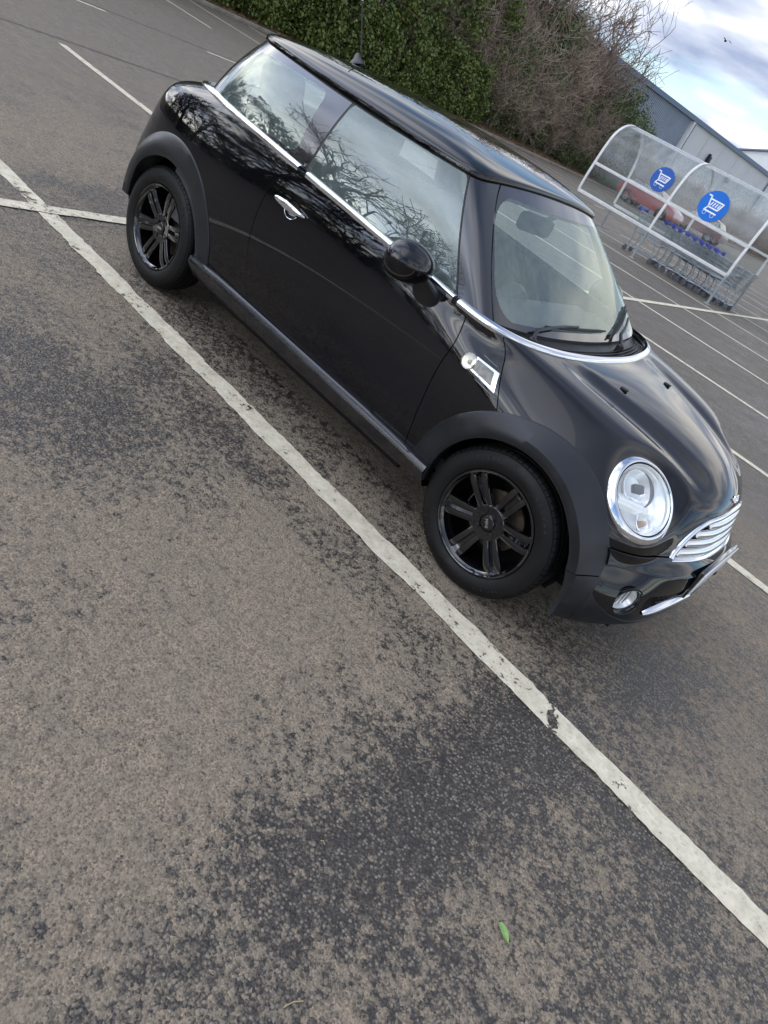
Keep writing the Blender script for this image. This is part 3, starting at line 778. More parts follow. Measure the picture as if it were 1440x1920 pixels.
# ------------------------------------------------------------ wheels
def text_mesh(body, size, depth, bevel=0.0):
    cu = bpy.data.curves.new('t', 'FONT'); cu.body = body; cu.size = size; cu.extrude = depth; cu.align_x = 'CENTER'; cu.align_y = 'CENTER'; cu.resolution_u = 3
    cu.offset = bevel
    o = bpy.data.objects.new('t', cu); COL.objects.link(o); dg = bpy.context.evaluated_depsgraph_get()
    me = bpy.data.meshes.new_from_object(o.evaluated_get(dg)); bpy.data.objects.remove(o); bpy.data.curves.remove(cu)
    return me
def wheel(c, side, spin=0.0):
    """local frame: axis +Z points outward; built flat then turned"""
    A = Matrix.Translation(c) @ (Matrix.Rotation(PI/2, 4, 'X') if side < 0 else Matrix.Rotation(-PI/2, 4, 'X')) @ Matrix.Rotation(spin, 4, 'Z')
    wh = bpy.data.objects.new('wheel', None); COL.objects.link(wh); wh.parent = CAR
    # z=0 is the wheel centre plane, outer sidewall at z = +.098
    t = MB(); pr = [(.217, .078), (.222, .088), (.232, .094), (.246, .0985), (.262, .0985), (.278, .094), (.288, .089), (.2925, .0865), (.2935, .0845), (.300, .078), (.3055, .068), (.3078, .055)]
    for g in (.034, 0.0, -.034):
        pr += [(.3088, g+.0045), (.3015, g+.0035), (.3015, g-.0035), (.3088, g-.0045)]
    pr += [(.3078, -.055), (.300, -.078), (.288, -.089), (.262, -.0985), (.232, -.094), (.217, -.078)]
    t.lathe(pr, 120, A)
    tyre = t.build('tyre', M['rubber'], wh, angle=30)
    # tread blocks on the shoulder
    tb = MB()
    for k in range(72):
        a = 2*PI*k/72; m = A @ Matrix.Rotation(a, 4, 'Z')
        w = .0105
        vs = []
        for (r, z) in ((.2960, .0845), (.3035, .0775), (.3092, .066), (.3100, .046)):
            for q in (-w, w): vs.append(m @ Vector((r, q, z)))
        for (r, z) in ((.2900, .0800), (.2950, .0700), (.3000, .060), (.3000, .046)):
            for q in (-w, w): vs.append(m @ Vector((r, q, z)))
        fs = [(0, 1, 3, 2), (2, 3, 5, 4), (4, 5, 7, 6)]
        for i in range(3): fs += [(i*2, i*2+2, 8+i*2+2, 8+i*2), (i*2+1, 8+i*2+1, 8+i*2+3, i*2+3)]
        fs += [(0, 8, 9, 1), (6, 7, 15, 14)]
        tb.add(vs, fs)
    tb.build('tread', M['rubber'], wh, smooth=False)
    # raised lettering
    tl = MB()
    for word, a0, step, sz in (('OSSIMO', 62, 5.4, .017), ('P ZERO R', 128, 5.0, .017), ('195/55 R16', 238, 3.8, .011), ('DOT 87H', 318, 3.8, .010)):
        for i, ch in enumerate(word):
            if ch == ' ': continue
            me = text_mesh(ch, sz, .0006); an = R(a0-step*i); m = A @ Matrix.Rotation(-spin, 4, 'Z') @ Matrix.Rotation(an-PI/2, 4, 'Z') @ Matrix.Translation((0, .268, .0985))
            tl.add([m @ v.co for v in me.vertices], [tuple(p.vertices) for p in me.polygons]); bpy.data.meshes.remove(me)
    tl.build('tyre_lettering', M['tyretext'], wh, smooth=False)
    # rim: barrel, lip, hub, six twin spokes
    r_ = MB(); r_.lathe([(.190, -.085), (.190, .030), (.196, .050), (.200, .070), (.206, .078), (.2155, .080), (.2185, .0835), (.2170, .0885), (.2120, .0895), (.2075, .0870), (.2040, .0800), (.1985, .0740)], 96, A)
    r_.lathe([(.2185, -.085), (.190, -.085)], 64, A)
    # hub dish
    r_.lathe([(.0, .052), (.034, .052), (.037, .057), (.062, .0585), (.071, .060), (.0745, .058), (.0755, .050), (.070, .030)], 48, A)
    for k in range(6):
        for q in (-1, 1):
            rows = []
            for t_ in (0, .12, .3, .5, .7, .85, .95, 1.0):
                rr = .066+(.203-.066)*t_; z = .0575+.023*math.sin(min(1, t_*1.05)*PI*.5)-.004*t_
                if t_ > .93: z -= .004
                cy = q*(.0195+.0070*t_); w = .0122+.0030*t_-.003*max(0, (t_-.8)/.2); 
                oz = z; dep = .026-.006*t_
                # twisted section: outer flank of each bar slopes away
                rows.append([(rr, cy-w*q*-1*-1 if 0 else cy-w, oz-dep), (rr, cy-w, oz-.004), (rr, cy-w+.002, oz-.0008), (rr, cy-.001, oz+.0014*(1 if q > 0 else 1)), (rr, cy+w-.002, oz-.0008), (rr, cy+w, oz-.004), (rr, cy+w, oz-dep)])
            m = A @ Matrix.Rotation(R(13.5+60*k)*(1 if side < 0 else -1), 4, 'Z') @ Matrix.Rotation(-spin, 4, 'Z')
            rows = [[m @ Vector(p) for p in row] for row in rows]
            r_.grid(rows); 
        # web that joins the pair at the lip
        m = A @ Matrix.Rotation(R(13.5+60*k)*(1 if side < 0 else -1), 4, 'Z') @ Matrix.Rotation(-spin, 4, 'Z')
        P = []
        for t_ in (0, .2, .4, .6, .8, .93, 1.0):
            rr = .066+(.203-.066)*t_; z = .0575+.023*math.sin(min(1, t_*1.05)*PI*.5)-.004*t_-.022+(.020*max(0, (t_-.80)/.2)**1.5)
            P.append([m @ Vector((rr, y, z)) for y in (-.018-.003*t_, 0, .018+.003*t_)])
        r_.grid(P)
    rim = r_.build('alloy_rim', M['rim'], wh, angle=30, recalc=False)
    # four bolts and the cap
    for k in range(4):
        b = MB(); m = A @ Matrix.Rotation(R(38+90*k), 4, 'Z') @ Matrix.Translation((.051, 0, .0500)); b.lathe([(.0150, .0095), (.0140, .0115), (.0125, .0090), (.0120, .001), (.0085, .001), (.0085, .007), (.006, .008), (.005, .004), (.0001, .004)], 16, m); b.build('wheel_bolt', M['bolt'], rim)
    cp = MB(); cp.lathe([(.030, .050), (.030, .0605), (.028, .063), (.015, .0645), (.0001, .065)], 36, A); cap = cp.build('centre_cap', M['rim'], rim)
    me = text_mesh('MINI', .019, .0006, .0004); m = A @ Matrix.Rotation(-spin+CAPROT, 4, 'Z') @ Matrix.Translation((0, 0, .0655)); tx = MB()
    tx.add([m @ v.co for v in me.vertices], [tuple(p.vertices) for p in me.polygons]); bpy.data.meshes.remove(me)
    tx.build('cap_lettering', M['satin_chrome'], cap, smooth=False)
    d = MB(); d.lathe([(0, .012), (.066, .012), (.070, .006), (.072, -.004), (.125, -.004), (.127, -.006), (.127, -.020), (.072, -.020)], 64, A); d.build('brake_disc', M['disc'], wh, angle=30)
    m = A @ Matrix.Rotation(R(165)*(1 if side < 0 else -1)-0*spin, 4, 'Z'); q = MB()
    for ang in range(-28, 29, 8):
        mm = m @ Matrix.Rotation(R(ang), 4, 'Z'); q.box(mm @ Vector((.112, 0, -.006)), (.05, .05, .055), rot=mm.to_3x3(), bev=.006)
    q.build('brake_caliper', M['caliper'], wh)
    w = MB(); w.lathe([(.21, -.08), (.0, -.08)], 32, A); w.build('wheel_back', M['matt'], wh)
    return wh
M['bolt'] = mat('dark_wheel_bolt', (.05, .05, .05), .35, .8)
M['caliper'] = mat('caliper_iron', (.06, .055, .05), .6, .3)
M['tyretext'] = mat('tyre_lettering', (.035, .034, .034), .6)
CAPROT = R(-58)
wheel((0, -.718, .306), -1, R(8)); CAPROT = R(8); wheel((-2.467, -.718, .306), -1, R(20))
CAPROT = 0; wheel((0, .718, .306), 1, R(5)); wheel((-2.467, .718, .306), 1, R(30))
# ------------------------------------------------------------ lamps, grille, trim
_bV, _bF, B_BVH = bvh_of(BODY); _gV, _gF, G_BVH = bvh_of(GREEN); _bN = BOD_N.reshape(-1, 3); _gN = GRN_N.reshape(-1, 3)
def on_front(y, z, off=0.0):
    h, n, i, d = B_BVH.ray_cast(Vector((2, y, z)), Vector((-1, 0, 0)))
    if h is None: h = B_BVH.find_nearest(Vector((.6, y, z)))[0]
    n = smooth_normal(B_BVH, _bV, _bF, _bN, h); return h+n*off, n
def on_side(x, z, s=-1, off=0.0):
    h, n, i, d = B_BVH.ray_cast(Vector((x, 2*s, z)), Vector((0, -s, 0)))
    if h is None: h = B_BVH.find_nearest(Vector((x, .8*s, z)))[0]
    n = smooth_normal(B_BVH, _bV, _bF, _bN, h); return h+n*off, n
def on_top(x, y, off=0.0):
    h, n, i, d = B_BVH.ray_cast(Vector((x, y, 1.3)), Vector((0, 0, -1)))
    n = smooth_normal(B_BVH, _bV, _bF, _bN, h); return h+n*off, n
def headlight(s):
    n = Vector((HL_N.x, HL_N.y*-s, HL_N.z)); c = Vector((HL_C.x, HL_C.y*-s, HL_C.z)); m = frame(n, c)
    hl = bpy.data.objects.new('headlight', None); COL.objects.link(hl); hl.parent = CAR
    a = MB(); a.lathe([(.1665, -.02), (.1675, -.003), (.1665, .002), (.1625, .0075), (.150, .0165), (.1440, .0205), (.1405, .0200), (.1390, .014), (.1385, -.01)], 96, m); m = m @ Matrix.Translation((0, 0, .015)); a.build('headlight_ring', M['chrome'], hl, angle=180)
    a = MB(); a.lathe([(.1395, -.004), (.1340, -.006), (.1335, .0)], 72, m); a.build('lamp_seal', M['seal'], hl)
    a = MB(); a.lathe([(.134, .001), (.130, .006), (.118, .012), (.10, .018), (.07, .0245), (.035, .028), (.0001, .029)], 72, m); a.build('headlight_lens', M['lens'], hl, angle=180)
    a = MB(); a.lathe([(.1335, .0), (.128, -.006), (.126, -.016), (.120, -.02), (.105, -.045), (.080, -.066), (.04, -.078), (.0001, -.08)], 72, m); bowl = a.build('reflector_bowl', M['reflect'], hl, angle=30)
    # dipped beam cup in the upper outer half, its dark rim, cross bar and bulb shield
    sy = -s
    cup = m @ Matrix.Translation((.018*sy*-1 if 0 else -.020, .040, -.016))
    a = MB(); a.lathe([(.070, .0), (.0705, .004), (.0685, .004), (.064, -.010), (.050, -.030), (.022, -.043), (.0001, -.045)], 48, cup); a.build('beam_cup', M['reflect'], hl, angle=30)
    a = MB(); pts = []
    for i in range(15):
        an = R(-62+124*i/14); pts.append(cup @ Vector((.073*math.cos(an)*1, .073*math.sin(an), .004)))
    a.tube(pts, [.002+.0055*math.sin(PI*i/14) for i in range(15)], 8); a.build('cup_dark_rim', M['lampgrey'], hl)
    a = MB(); a.box(m @ Vector((-.022, .036, -.012)), (.046, .034, .026), rot=m.to_3x3(), bev=.006); a.build('bulb_shield', M['lampgrey'], hl)
    a = MB(); P = []
    for i in range(13):
        t = i/12; x = -.112+.150*t; P.append([m @ Vector((x, -.012-.02*t+q, -.010-.018*abs(q)/.026)) for q in (-.030, -.018, 0, .018, .030)])
    a.grid(P); a.build('reflector_bar', M['reflect'], hl, angle=180)
    cup2 = m @ Matrix.Translation((.028, -.082, -.022)); a = MB(); a.lathe([(.042, 0), (.041, .004), (.034, -.012), (.015, -.024), (.0001, -.026)], 32, cup2); a.build('indicator_cup', M['reflect'], hl, angle=30)
    a = MB(); a.lathe([(.012, -.022), (.012, -.008), (.008, .002), (.0001, .005)], 20, cup2); a.build('indicator_bulb', M['amber'], hl)
M['reflect'] = mat('lamp_reflector', (.95, .95, .94), .24, .5)
M['lampgrey'] = mat('lamp_grey_plastic', (.14, .14, .15), .35)
mirror_y(headlight)
def foglight(s):
    n = Vector((.872, .484*s, .0)).normalized(); c = Vector((FG_C.x, FG_C.y*-s, FG_C.z)); m = frame(n, c)
    fo = bpy.data.objects.new('fog_lamp', None); COL.objects.link(fo); fo.parent = CAR
    a = MB(); a.lathe([(.0645, .010), (.0625, .012), (.0600, .006), (.0570, -.012), (.0545, -.030)], 48, m @ Matrix.Diagonal((1, .95, 1, 1))); a.build('lamp_recess', M['gloss'], fo, angle=60)
    a = MB(); a.lathe([(.0545, -.002), (.050, .003), (.035, .004), (.0001, .006)], 40, m @ Matrix.Diagonal((1, .93, 1, 1))); a.build('fog_lens', M['lens'], fo, angle=180)
    a = MB(); a.lathe([(.0550, -.004), (.0525, -.008), (.044, -.022), (.025, -.030), (.0001, -.033)], 40, m @ Matrix.Diagonal((1, .93, 1, 1))); a.build('reflector_bowl', M['reflect'], fo)
    a = MB()
    for q in (-.018, 0.0, .018): a.box(m @ Vector((q, .002, -.014)), (.0018, .07*math.cos(q*25), .003), rot=m.to_3x3())
    a.build('lens_rib', M['lampgrey'], fo, smooth=False)
    # upper brow
    a = MB(); pts = []
    for i in range(15):
        an = R(38+104*i/14); p = m @ Vector((.071*math.cos(an), .066*math.sin(an), .006)); pts.append(p)
    a.tube(pts, [.0015+.003*math.sin(PI*i/14) for i in range(15)], 8); a.build('lamp_brow', M['paint'], fo)
mirror_y(foglight)
def grille():
    gr = bpy.data.objects.new('front_grille', None); COL.objects.link(gr); gr.parent = CAR
    # chrome surround follows the opening
    pts = []
    top = [(-.424, .530)]+[(y, float(g_top(np.array([y]))[0])) for y in np.linspace(-.415, .415, 61)]+[(.424, .530)]
    a = MB(); rows = []
    for i, (y, z) in enumerate(top):
        p, n = on_front(y, z); y2, z2 = top[min(i+1, len(top)-1)]; y1, z1 = top[max(i-1, 0)]
        t = Vector((0, y2-y1, z2-z1)).normalized(); t = (t-n*t.dot(n)).normalized(); o = n.cross(t)      # o points into the opening or out
        if o.z < 0: o = -o
        wdt = .0125+.004*math.exp(-((abs(y)-.40)/.05)**2)
        pr = [(wdt*.35, -.004), (wdt*.45, .004), (wdt*.1, .009), (-wdt*.9, .010), (-wdt*1.5, .004), (-wdt*1.7, -.012)]
        rows.append([p+o*q+n*h for q, h in pr])
    a.grid(rows); a.build('grille_surround', M['chrome'], gr, angle=60, recalc=False)
    for k, z in enumerate((.545, .582, .619, .655)):
        ys = [y for y in np.linspace(-.45, .45, 181) if float(g_top(np.array([y]))[0]) > z+.026]
        if k == 0: ys = list(np.linspace(-.398, .398, 91))
        rows = []
        for y in ys:
            e = min(1, (min(y-ys[0], ys[-1]-y)+.002)/.03)**.5
            p, n = on_front(y, z+.004); b = .006
            n = Vector((n.x, n.y, 0)).normalized(); h = .0145*e
            rows.append([p+n*(b-.022)+Vector((0, 0, h)), p+n*(b-.010)+Vector((0, 0, h*.95)), p+n*b+Vector((0, 0, h*.35)), p+n*(b+.003)+Vector((0, 0, -h*.4)), p+n*(b-.002)+Vector((0, 0, -h)), p+n*(b-.020)+Vector((0, 0, -h*1.05))])
        a = MB(); a.grid(rows); a.build('grille_slat', M['satin_chrome'], gr, angle=60)
    # lower rail of the grille
    rows = []
    for y in np.linspace(-.42, .42, 81):
        p, n = on_front(y, .522); n = Vector((n.x, n.y, 0)).normalized(); rows.append([p+n*q+Vector((0, 0, h)) for q, h in ((-.02, .006), (.006, .006), (.009, .001), (.006, -.006), (-.02, -.006))])
    a = MB(); a.grid(rows); a.build('grille_rail', M['chrome'], gr, angle=60)
    # lower intake: chrome bar, dark mesh
    for sd in (-1, 1):
      rows = []
      for y in np.linspace(sd*.20, sd*.49, 41)[::sd]:
        e = min(1, abs(y)/.50); z = .366-.066*e**3.2; p, n = on_front(y, max(z, .27)); n = Vector((n.x, n.y, 0)).normalized()
        k = max(.02, (1-e**10))**.5; rows.append([p+n*(q*k-.01*(1-k))+Vector((0, 0, z-p.z+h*k)) for q, h in ((-.03, .020), (-.004, .019), (.010, .011), (.015, .001), (.012, -.010), (.002, -.018), (-.016, -.021))])
      a = MB(); a.grid(rows); a.build('intake_trim_bar', M['chrome'], gr, angle=60, recalc=True)
    a = MB()
    for i in range(-14, 15):
        y = i*.032; p, n = on_front(y, .36); a.tube([p-n*.012+Vector((0, 0, -.05)), p-n*.012+Vector((0, 0, .05))], .0022, 6)
    for z in (.355, .375, .395):
        a.tube([on_front(y, z)[0]-Vector((.012, 0, 0)) for y in np.linspace(-.44, .44, 30)], .0025, 6)
    a.build('intake_mesh', M['clad'], gr)
    # plate holder and plate
    a = MB(); a.box((.684, 0, .435), (.018, .530, .145), bev=.005); a.box((.680, 0, .375), (.020, .44, .05), bev=.005); a.build('plate_holder', M['gloss'], CAR)
    a = MB(); a.box((.6965, 0, .447), (.006, .520, .111), bev=.002); pltt = a.build('number_plate', M['plate'], CAR)
    # winged badge on the bonnet nose
    p, n = on_front(0, .738); m = frame(n, p+n*.002); a = MB()
    a.lathe([(.0165, 0), (.0165, .0035), (.0125, .006), (.0115, .004), (.0001, .005)], 24, m)
    for s in (-1, 1):
        for j in range(4):
            y = .009-.0055*j; L = .040-.006*j
            a.box(m @ Vector((s*(.014+L/2), y, .0015)), (L, .0036, .005), rot=m.to_3x3())
    a.build('bonnet_badge', M['chrome'], CAR, angle=30)
    for s in (-1, 1):
        p, n = on_top(-.003, s*.265); a = MB(); m = frame(n, p, (1, 0, 0)); a.box(m @ Vector((0, -.002, .004)), (.017, .034, .010), rot=m.to_3x3() @ Matrix.Rotation(R(9), 3, 'X'), bev=.003); a.build('washer_jet', M['seal'], CAR)
grille()
def side_trim(s):
    # repeater lamp
    c, n = on_side(-.402, .791, s); m = frame(n, c); rp = bpy.data.objects.new('side_repeater', None); COL.objects.link(rp); rp.parent = CAR
    a = MB(); a.lathe([(.0335, -.004), (.0335, .006), (.031, .0085), (.0295, .006)], 36, m); a.build('repeater_ring', M['chrome'], rp, angle=50)
    a = MB(); a.lathe([(.030, .005), (.026, .011), (.015, .0155), (.0001, .017)], 36, m); a.build('repeater_lens', M['rlens'], rp, angle=180)
    a = MB(); a.lathe([(.010, .001), (.008, .006), (.0001, .008)], 14, m @ Matrix.Translation((.004, -.002, 0))); a.build('amber_bulb', M['amber'], rp)
    a = MB(); a.lathe([(.030, .003), (.02, .0008), (.0001, .0004)], 36, m); a.build('repeater_base', M['reflect'], rp)
    # metal plate between the lamp and the bonnet edge
    def patch(name, outline, mt, off, dep=.006, inner=None):
        # ruled between an upper and a lower edge given as (x, z) pairs
        up, lo = outline; rows = []; k = 14
        for i in range(k+1):
            t = i/k; row = []
            u = Vector(up[0]).lerp(Vector(up[1]), t); l = Vector(lo[0]).lerp(Vector(lo[1]), t)
            for j in range(7):
                q = u.lerp(l, j/6); p, nn = on_side(q.x, q.y, s, off); row.append(p)
            p, nn = on_side(u.x, u.y, s, off-dep); p2, nn = on_side(l.x, l.y, s, off-dep); rows.append([p]+row+[p2])
        a = MB(); a.grid(rows, flip=(s < 0)); a.add([r for r in rows[0]], [tuple(range(len(rows[0])))]); a.add(rows[-1], [tuple(range(len(rows[0])))])
        return a.build(name, mt, CAR, angle=30)
    sx = [s_bon(np.array([z]))[0] for z in (.813, .765)]
    patch('side_scuttle_trim', (((-.384, .820), (sx[0]-.008, .815)), ((-.389, .770), (sx[1]-.010, .752))), M['chrome'], .0045)
    patch('scuttle_trim_inlay', (((-.374, .814), (sx[0]-.026, .808)), ((-.379, .777), (sx[1]-.036, .763))), M['inlay'], .0062, .001)
    # carved recess above and below
    for (x0, z0, x1, z1, w) in ((-.412, .842, -.30, .829, .0042), (-.405, .757, -.228, .738, .0042)):
        a = MB(); pts = [on_side(x0+(x1-x0)*t, z0+(z1-z0)*t, s, -.0022)[0] for t in np.linspace(0, 1, 12)]
        a.tube(pts, [max(.0005, w*min(1, t*1.6)) for t in np.linspace(0, 1, 12)], 8); a.build('scuttle_groove', M['gloss'], CAR)
    # door handle: dark bowl, chrome half ring, chrome bar
    c, n = on_side(-1.535, .845, s); m = frame(n, c)
    hd = bpy.data.objects.new('door_handle', None); COL.objects.link(hd); hd.parent = CAR
    a = MB(); a.lathe([(.0470, .0), (.0455, -.004), (.040, -.018), (.025, -.028), (.0001, -.031)], 48, m @ Matrix.Diagonal((1, .93, 1, 1))); a.build('handle_bowl', M['gloss'], hd, angle=180)
    a = MB(); pts = [m @ Vector((.0475*math.cos(an), .0445*math.sin(an), .0)) for an in np.linspace(R(185), R(335), 22)]
    a.tube(pts, [.0006+.0014*math.sin(PI*i/21) for i in range(22)], 8); a.build('bowl_edge', M['chrome'], hd)
    P = []
    for i in range(21):
        t = i/20; x = -1.652+.212*t; w = .0155*(math.sin(PI*min(1, t*2.2+.02)/2)**.5 if t < .45 else (1-((t-.45)/.55)**1.7)**.6+.10)
        w = max(w, .003); lift = .030-.013*(2*t-1)**2-(.010 if t in (0, 1) else 0)
        cc, nn = on_side(x, .8465, s, lift); row = []
        for q in range(10):
            an = 2*PI*q/10; row.append(cc+Vector((0, 0, 1))*w*math.cos(an)+nn*.0075*math.sin(an)*min(1, w/.01))
        P.append(row)
    a = MB(); a.grid([r+[r[0]] for r in P]); a.add(P[0], [tuple(range(10))]); a.add(P[-1], [tuple(range(10))])
    for x in (-1.628, -1.468):
        c2, nn = on_side(x, .8465, s, .0); a.tube([c2, c2+nn*.024], [.010, .008], 10)
    a.build('handle_bar', M['chrome'], hd, angle=60, recalc=True)
M['rlens'] = glass_mat('repeater_lens', (.99, .93, .85), film=.25)
M['inlay'] = mat('brushed_grey_inlay', (.16, .155, .14), .35, .6, var=.3, vscale=60)
mirror_y(side_trim)
def door_mirror(s):
    dm = bpy.data.objects.new('door_mirror', None); COL.objects.link(dm); dm.parent = CAR
    Y = lambda v: v*(-s)       # values below are for the right-hand side (negative y)
    c = Vector((-.765, Y(-.925), .990))
    def shell(nm, ax, ay, az, cut, mt, dx=0, dy=0, thick=False):
        rows = []; nrow = 22
        for i in range(nrow+1):
            th = PI*(i/nrow)
            row = []
            for j in range(40):
                ph = 2*PI*j/40
                # axis of the egg along y; front pole forward
                x = math.sin(th)*math.cos(ph); z = math.sin(th)*math.sin(ph); y = math.cos(th)
                if x < cut: x = cut-.03*(abs(x-cut))
                e = 1+.14*y*1
                row.append(c+Vector((dx+ax*x*(1+.05*y), Y(-ay*y)+Y(dy), az*z*e+.004*y)))
            rows.append(row)
        a = MB(); a.grid([r+[r[0]] for r in rows]); a.build(nm, mt, dm, angle=50, recalc=True)
    shell('mirror_cap', .098, .118, .074, -.35, M['paint'])
    shell('mirror_housing', .094, .112, .0705, -.50, M['clad'], dx=-.004, dy=.014)
    a = MB(); a.lathe([(.096, 0), (.0001, 0)], 40, Matrix.Translation(c+Vector((-.0525, Y(.010), 0))) @ Matrix.Rotation(-PI/2, 4, 'Y') @ Matrix.Diagonal((.62, 1, 1, 1))); a.build('mirror_glass', M['chrome'], dm)
    P = []
    b0, n0 = on_side(-.722, .893, s)
    ctop = Vector((-.730, Y(-.895), .968)); v0 = n0.cross(Vector((1, 0, 0))).normalized(); v0 = v0 if v0.z > 0 else -v0; v1 = Vector((0, Y(-.55), .83))
    for i in range(11):
        t = i/10; p = b0.lerp(ctop, t); p.z += .0; rx = .030*(1-t)**1.5+.040; ry = .016*(1-t)**1.5+.030
        row = []
        for j in range(28):
            an = 2*PI*j/28; q = p+Vector((rx*math.cos(an)+.004*math.sin(t*PI), 0, 0))+v0.lerp(v1, t)*ry*math.sin(an)
            row.append(q-Vector((0, Y(-.004), 0))*(1 if i == 0 else 0))
        P.append(row)
    a = MB(); a.grid([r+[r[0]] for r in P]); a.build('mirror_arm', M['clad'], dm, angle=50, recalc=True)
    a = MB(); a.tube([v+Vector((0, Y(.002), .001)) for v in P[0]], .0045, 6, closed=True); a.build('arm_gasket', M['seal'], dm)
mirror_y(door_mirror)
# wipers
def gpt(y, z, off=0.0):
    h, n, i, d = G_BVH.ray_cast(Vector((2, y, z)), Vector((-1, 0, 0)))
    if h is None: h = G_BVH.find_nearest(Vector((-.4, y, z)))[0]
    n = smooth_normal(G_BVH, _gV, _gF, _gN, h); return h+n*off, n
def wiper(piv, arm, blade):
    w = bpy.data.objects.new('wiper', None); COL.objects.link(w); w.parent = CAR
    a = MB(); a.lathe([(.018, -.02), (.018, .012), (.012, .018), (.0001, .019)], 18, Matrix.Translation(piv)); a.build('wiper_pivot', M['seal'], w)
    a = MB(); pts = [Vector(piv)+Vector((0, 0, .012))]+[gpt(y, z, o)[0] for y, z, o in arm]
    a.tube(pts, [.010, .008]+[.006]*(len(pts)-3)+[.005], 8); a.build('wiper_arm', M['clad'], w)
    a = MB(); b = [gpt(y, z, .010)[0] for y, z in blade]; a.tube(b, .0045, 6); n = len(b)
    a.tube([gpt(y, z, .019)[0] for y, z in blade[1:-1]], [.003]+[.0055]*(n-4)+[.003], 6); a.tube([gpt(y, z, .003)[0] for y, z in blade], .0022, 5)
    a.build('wiper_blade', M['seal'], w)
lerpn = lambda a, b, k: [(a[0]+(b[0]-a[0])*i/(k-1), a[1]+(b[1]-a[1])*i/(k-1)) for i in range(k)]
wiper((-.335, -.560, .918), [(-.50, .938, .022), (-.40, .950, .026), (-.30, .960, .026), (-.16, .965, .024)], lerpn((-.415, .957), (.165, .960), 12))
wiper((-.300, .28, .918), [(.33, .945, .024), (.40, .962, .026), (.47, .980, .026), (.52, .995, .024)], lerpn((.20, .935), (.60, 1.035), 10))
# ------------------------------------------------------------ interior
def seat(x, y, back, w=.50, rest=True):
    st = bpy.data.objects.new('seat', None); COL.objects.link(st); st.parent = CAR
    a = MB(); a.box((x+.02, y, .48), (.50, w, .15), rot=Matrix.Rotation(R(-8), 3, 'Y'), bev=.05); a.build('seat_cushion', M['fabric'], st)
    rt = Matrix.Rotation(R(-back), 3, 'Y'); a = MB(); a.box((x-.30, y, .80), (.13, w*.94, .60), rot=rt, bev=.055)
    for q in (-1, 1): a.box((x-.255, y+q*w*.43, .78), (.12, .07, .46), rot=rt, bev=.03)
    a.build('seat_back', M['fabric'], st)
    if rest:
        a = MB(); a.box((x-.395, y, 1.165), (.10, .27, .17), rot=rt, bev=.045)
        for q in (-.06, .06): a.tube([(x-.37, y+q, 1.04), (x-.39, y+q, 1.12)], .007, 6)
        a.build('headrest', M['fabric'], st)
for y in (-.36, .36): seat(-1.28, y, 16)
for y in (-.31, .31): seat(-2.03, y, 18, .46)
a = MB(); a.box((-.60, 0, .80), (.40, 1.36, .22), bev=.06); a.box((-.50, 0, .86), (.30, 1.2, .13), rot=Matrix.Rotation(R(6), 3, 'Y'), bev=.04); a.build('dashboard', M['inner'], CAR)
a = MB(); a.lathe([(.05, -.06), (.115, -.05), (.12, .0), (.112, .02), (.10, .012), (.02, .004)], 40, frame(Vector((-1, 0, .25)), Vector((-.83, 0, .84)))); a.build('round_speedometer', M['inner'], CAR)
sw = bpy.data.objects.new('steering_wheel', None); COL.objects.link(sw); sw.parent = CAR
m = frame(Vector((-.90, 0, .42)), Vector((-.905, -.36, .86))); a = MB(); a.tube([m @ Vector((.182*math.cos(t), .182*math.sin(t), 0)) for t in np.linspace(0, 2*PI, 40, endpoint=False)], .0145, 8, closed=True); a.build('wheel_rim', M['inner'], sw)
a = MB(); a.lathe([(.06, -.04), (.065, -.01), (.05, .012), (.0001, .018)], 24, m)
for an in (0, PI, -PI/2): a.tube([m @ Vector((.05*math.cos(an), .05*math.sin(an), 0)), m @ Vector((.18*math.cos(an), .18*math.sin(an), 0))], [.016, .011], 6)
a.build('wheel_boss', M['inner'], sw)
a = MB(); a.box((-.865, -.02, 1.215), (.05, .225, .085), rot=Matrix.Rotation(R(-12), 3, 'Z'), bev=.024); a.tube([(-.85, 0, 1.24), (-.80, 0, 1.285)], .012, 8); a.build('rear_view_mirror', M['matt'], CAR)
a = MB(); a.box((-1.4, 0, .33), (2.3, 1.45, .06)); a.box((-2.62, 0, .62), (.30, 1.2, .5), bev=.05); a.box((-1.05, 0, .5), (.9, .2, .22), bev=.04); a.build('cabin_floor', M['inner'], CAR)
for s in (-1, 1):
    a = MB(); P = []
    for x in np.linspace(-.62, -2.45, 24):
        row = []
        for z in (.36, .55, .75, .88, .94, .955):
            zz = z+.04*max(0, (-.9-x)/1.5); p, n = on_side(x, min(zz, .96+.0*x), s); row.append(Vector((p.x, p.y-s*(.045 if z < .94 else .03), zz)))
        P.append(row)
    a.grid(P); a.build('door_card', M['inner'], CAR)
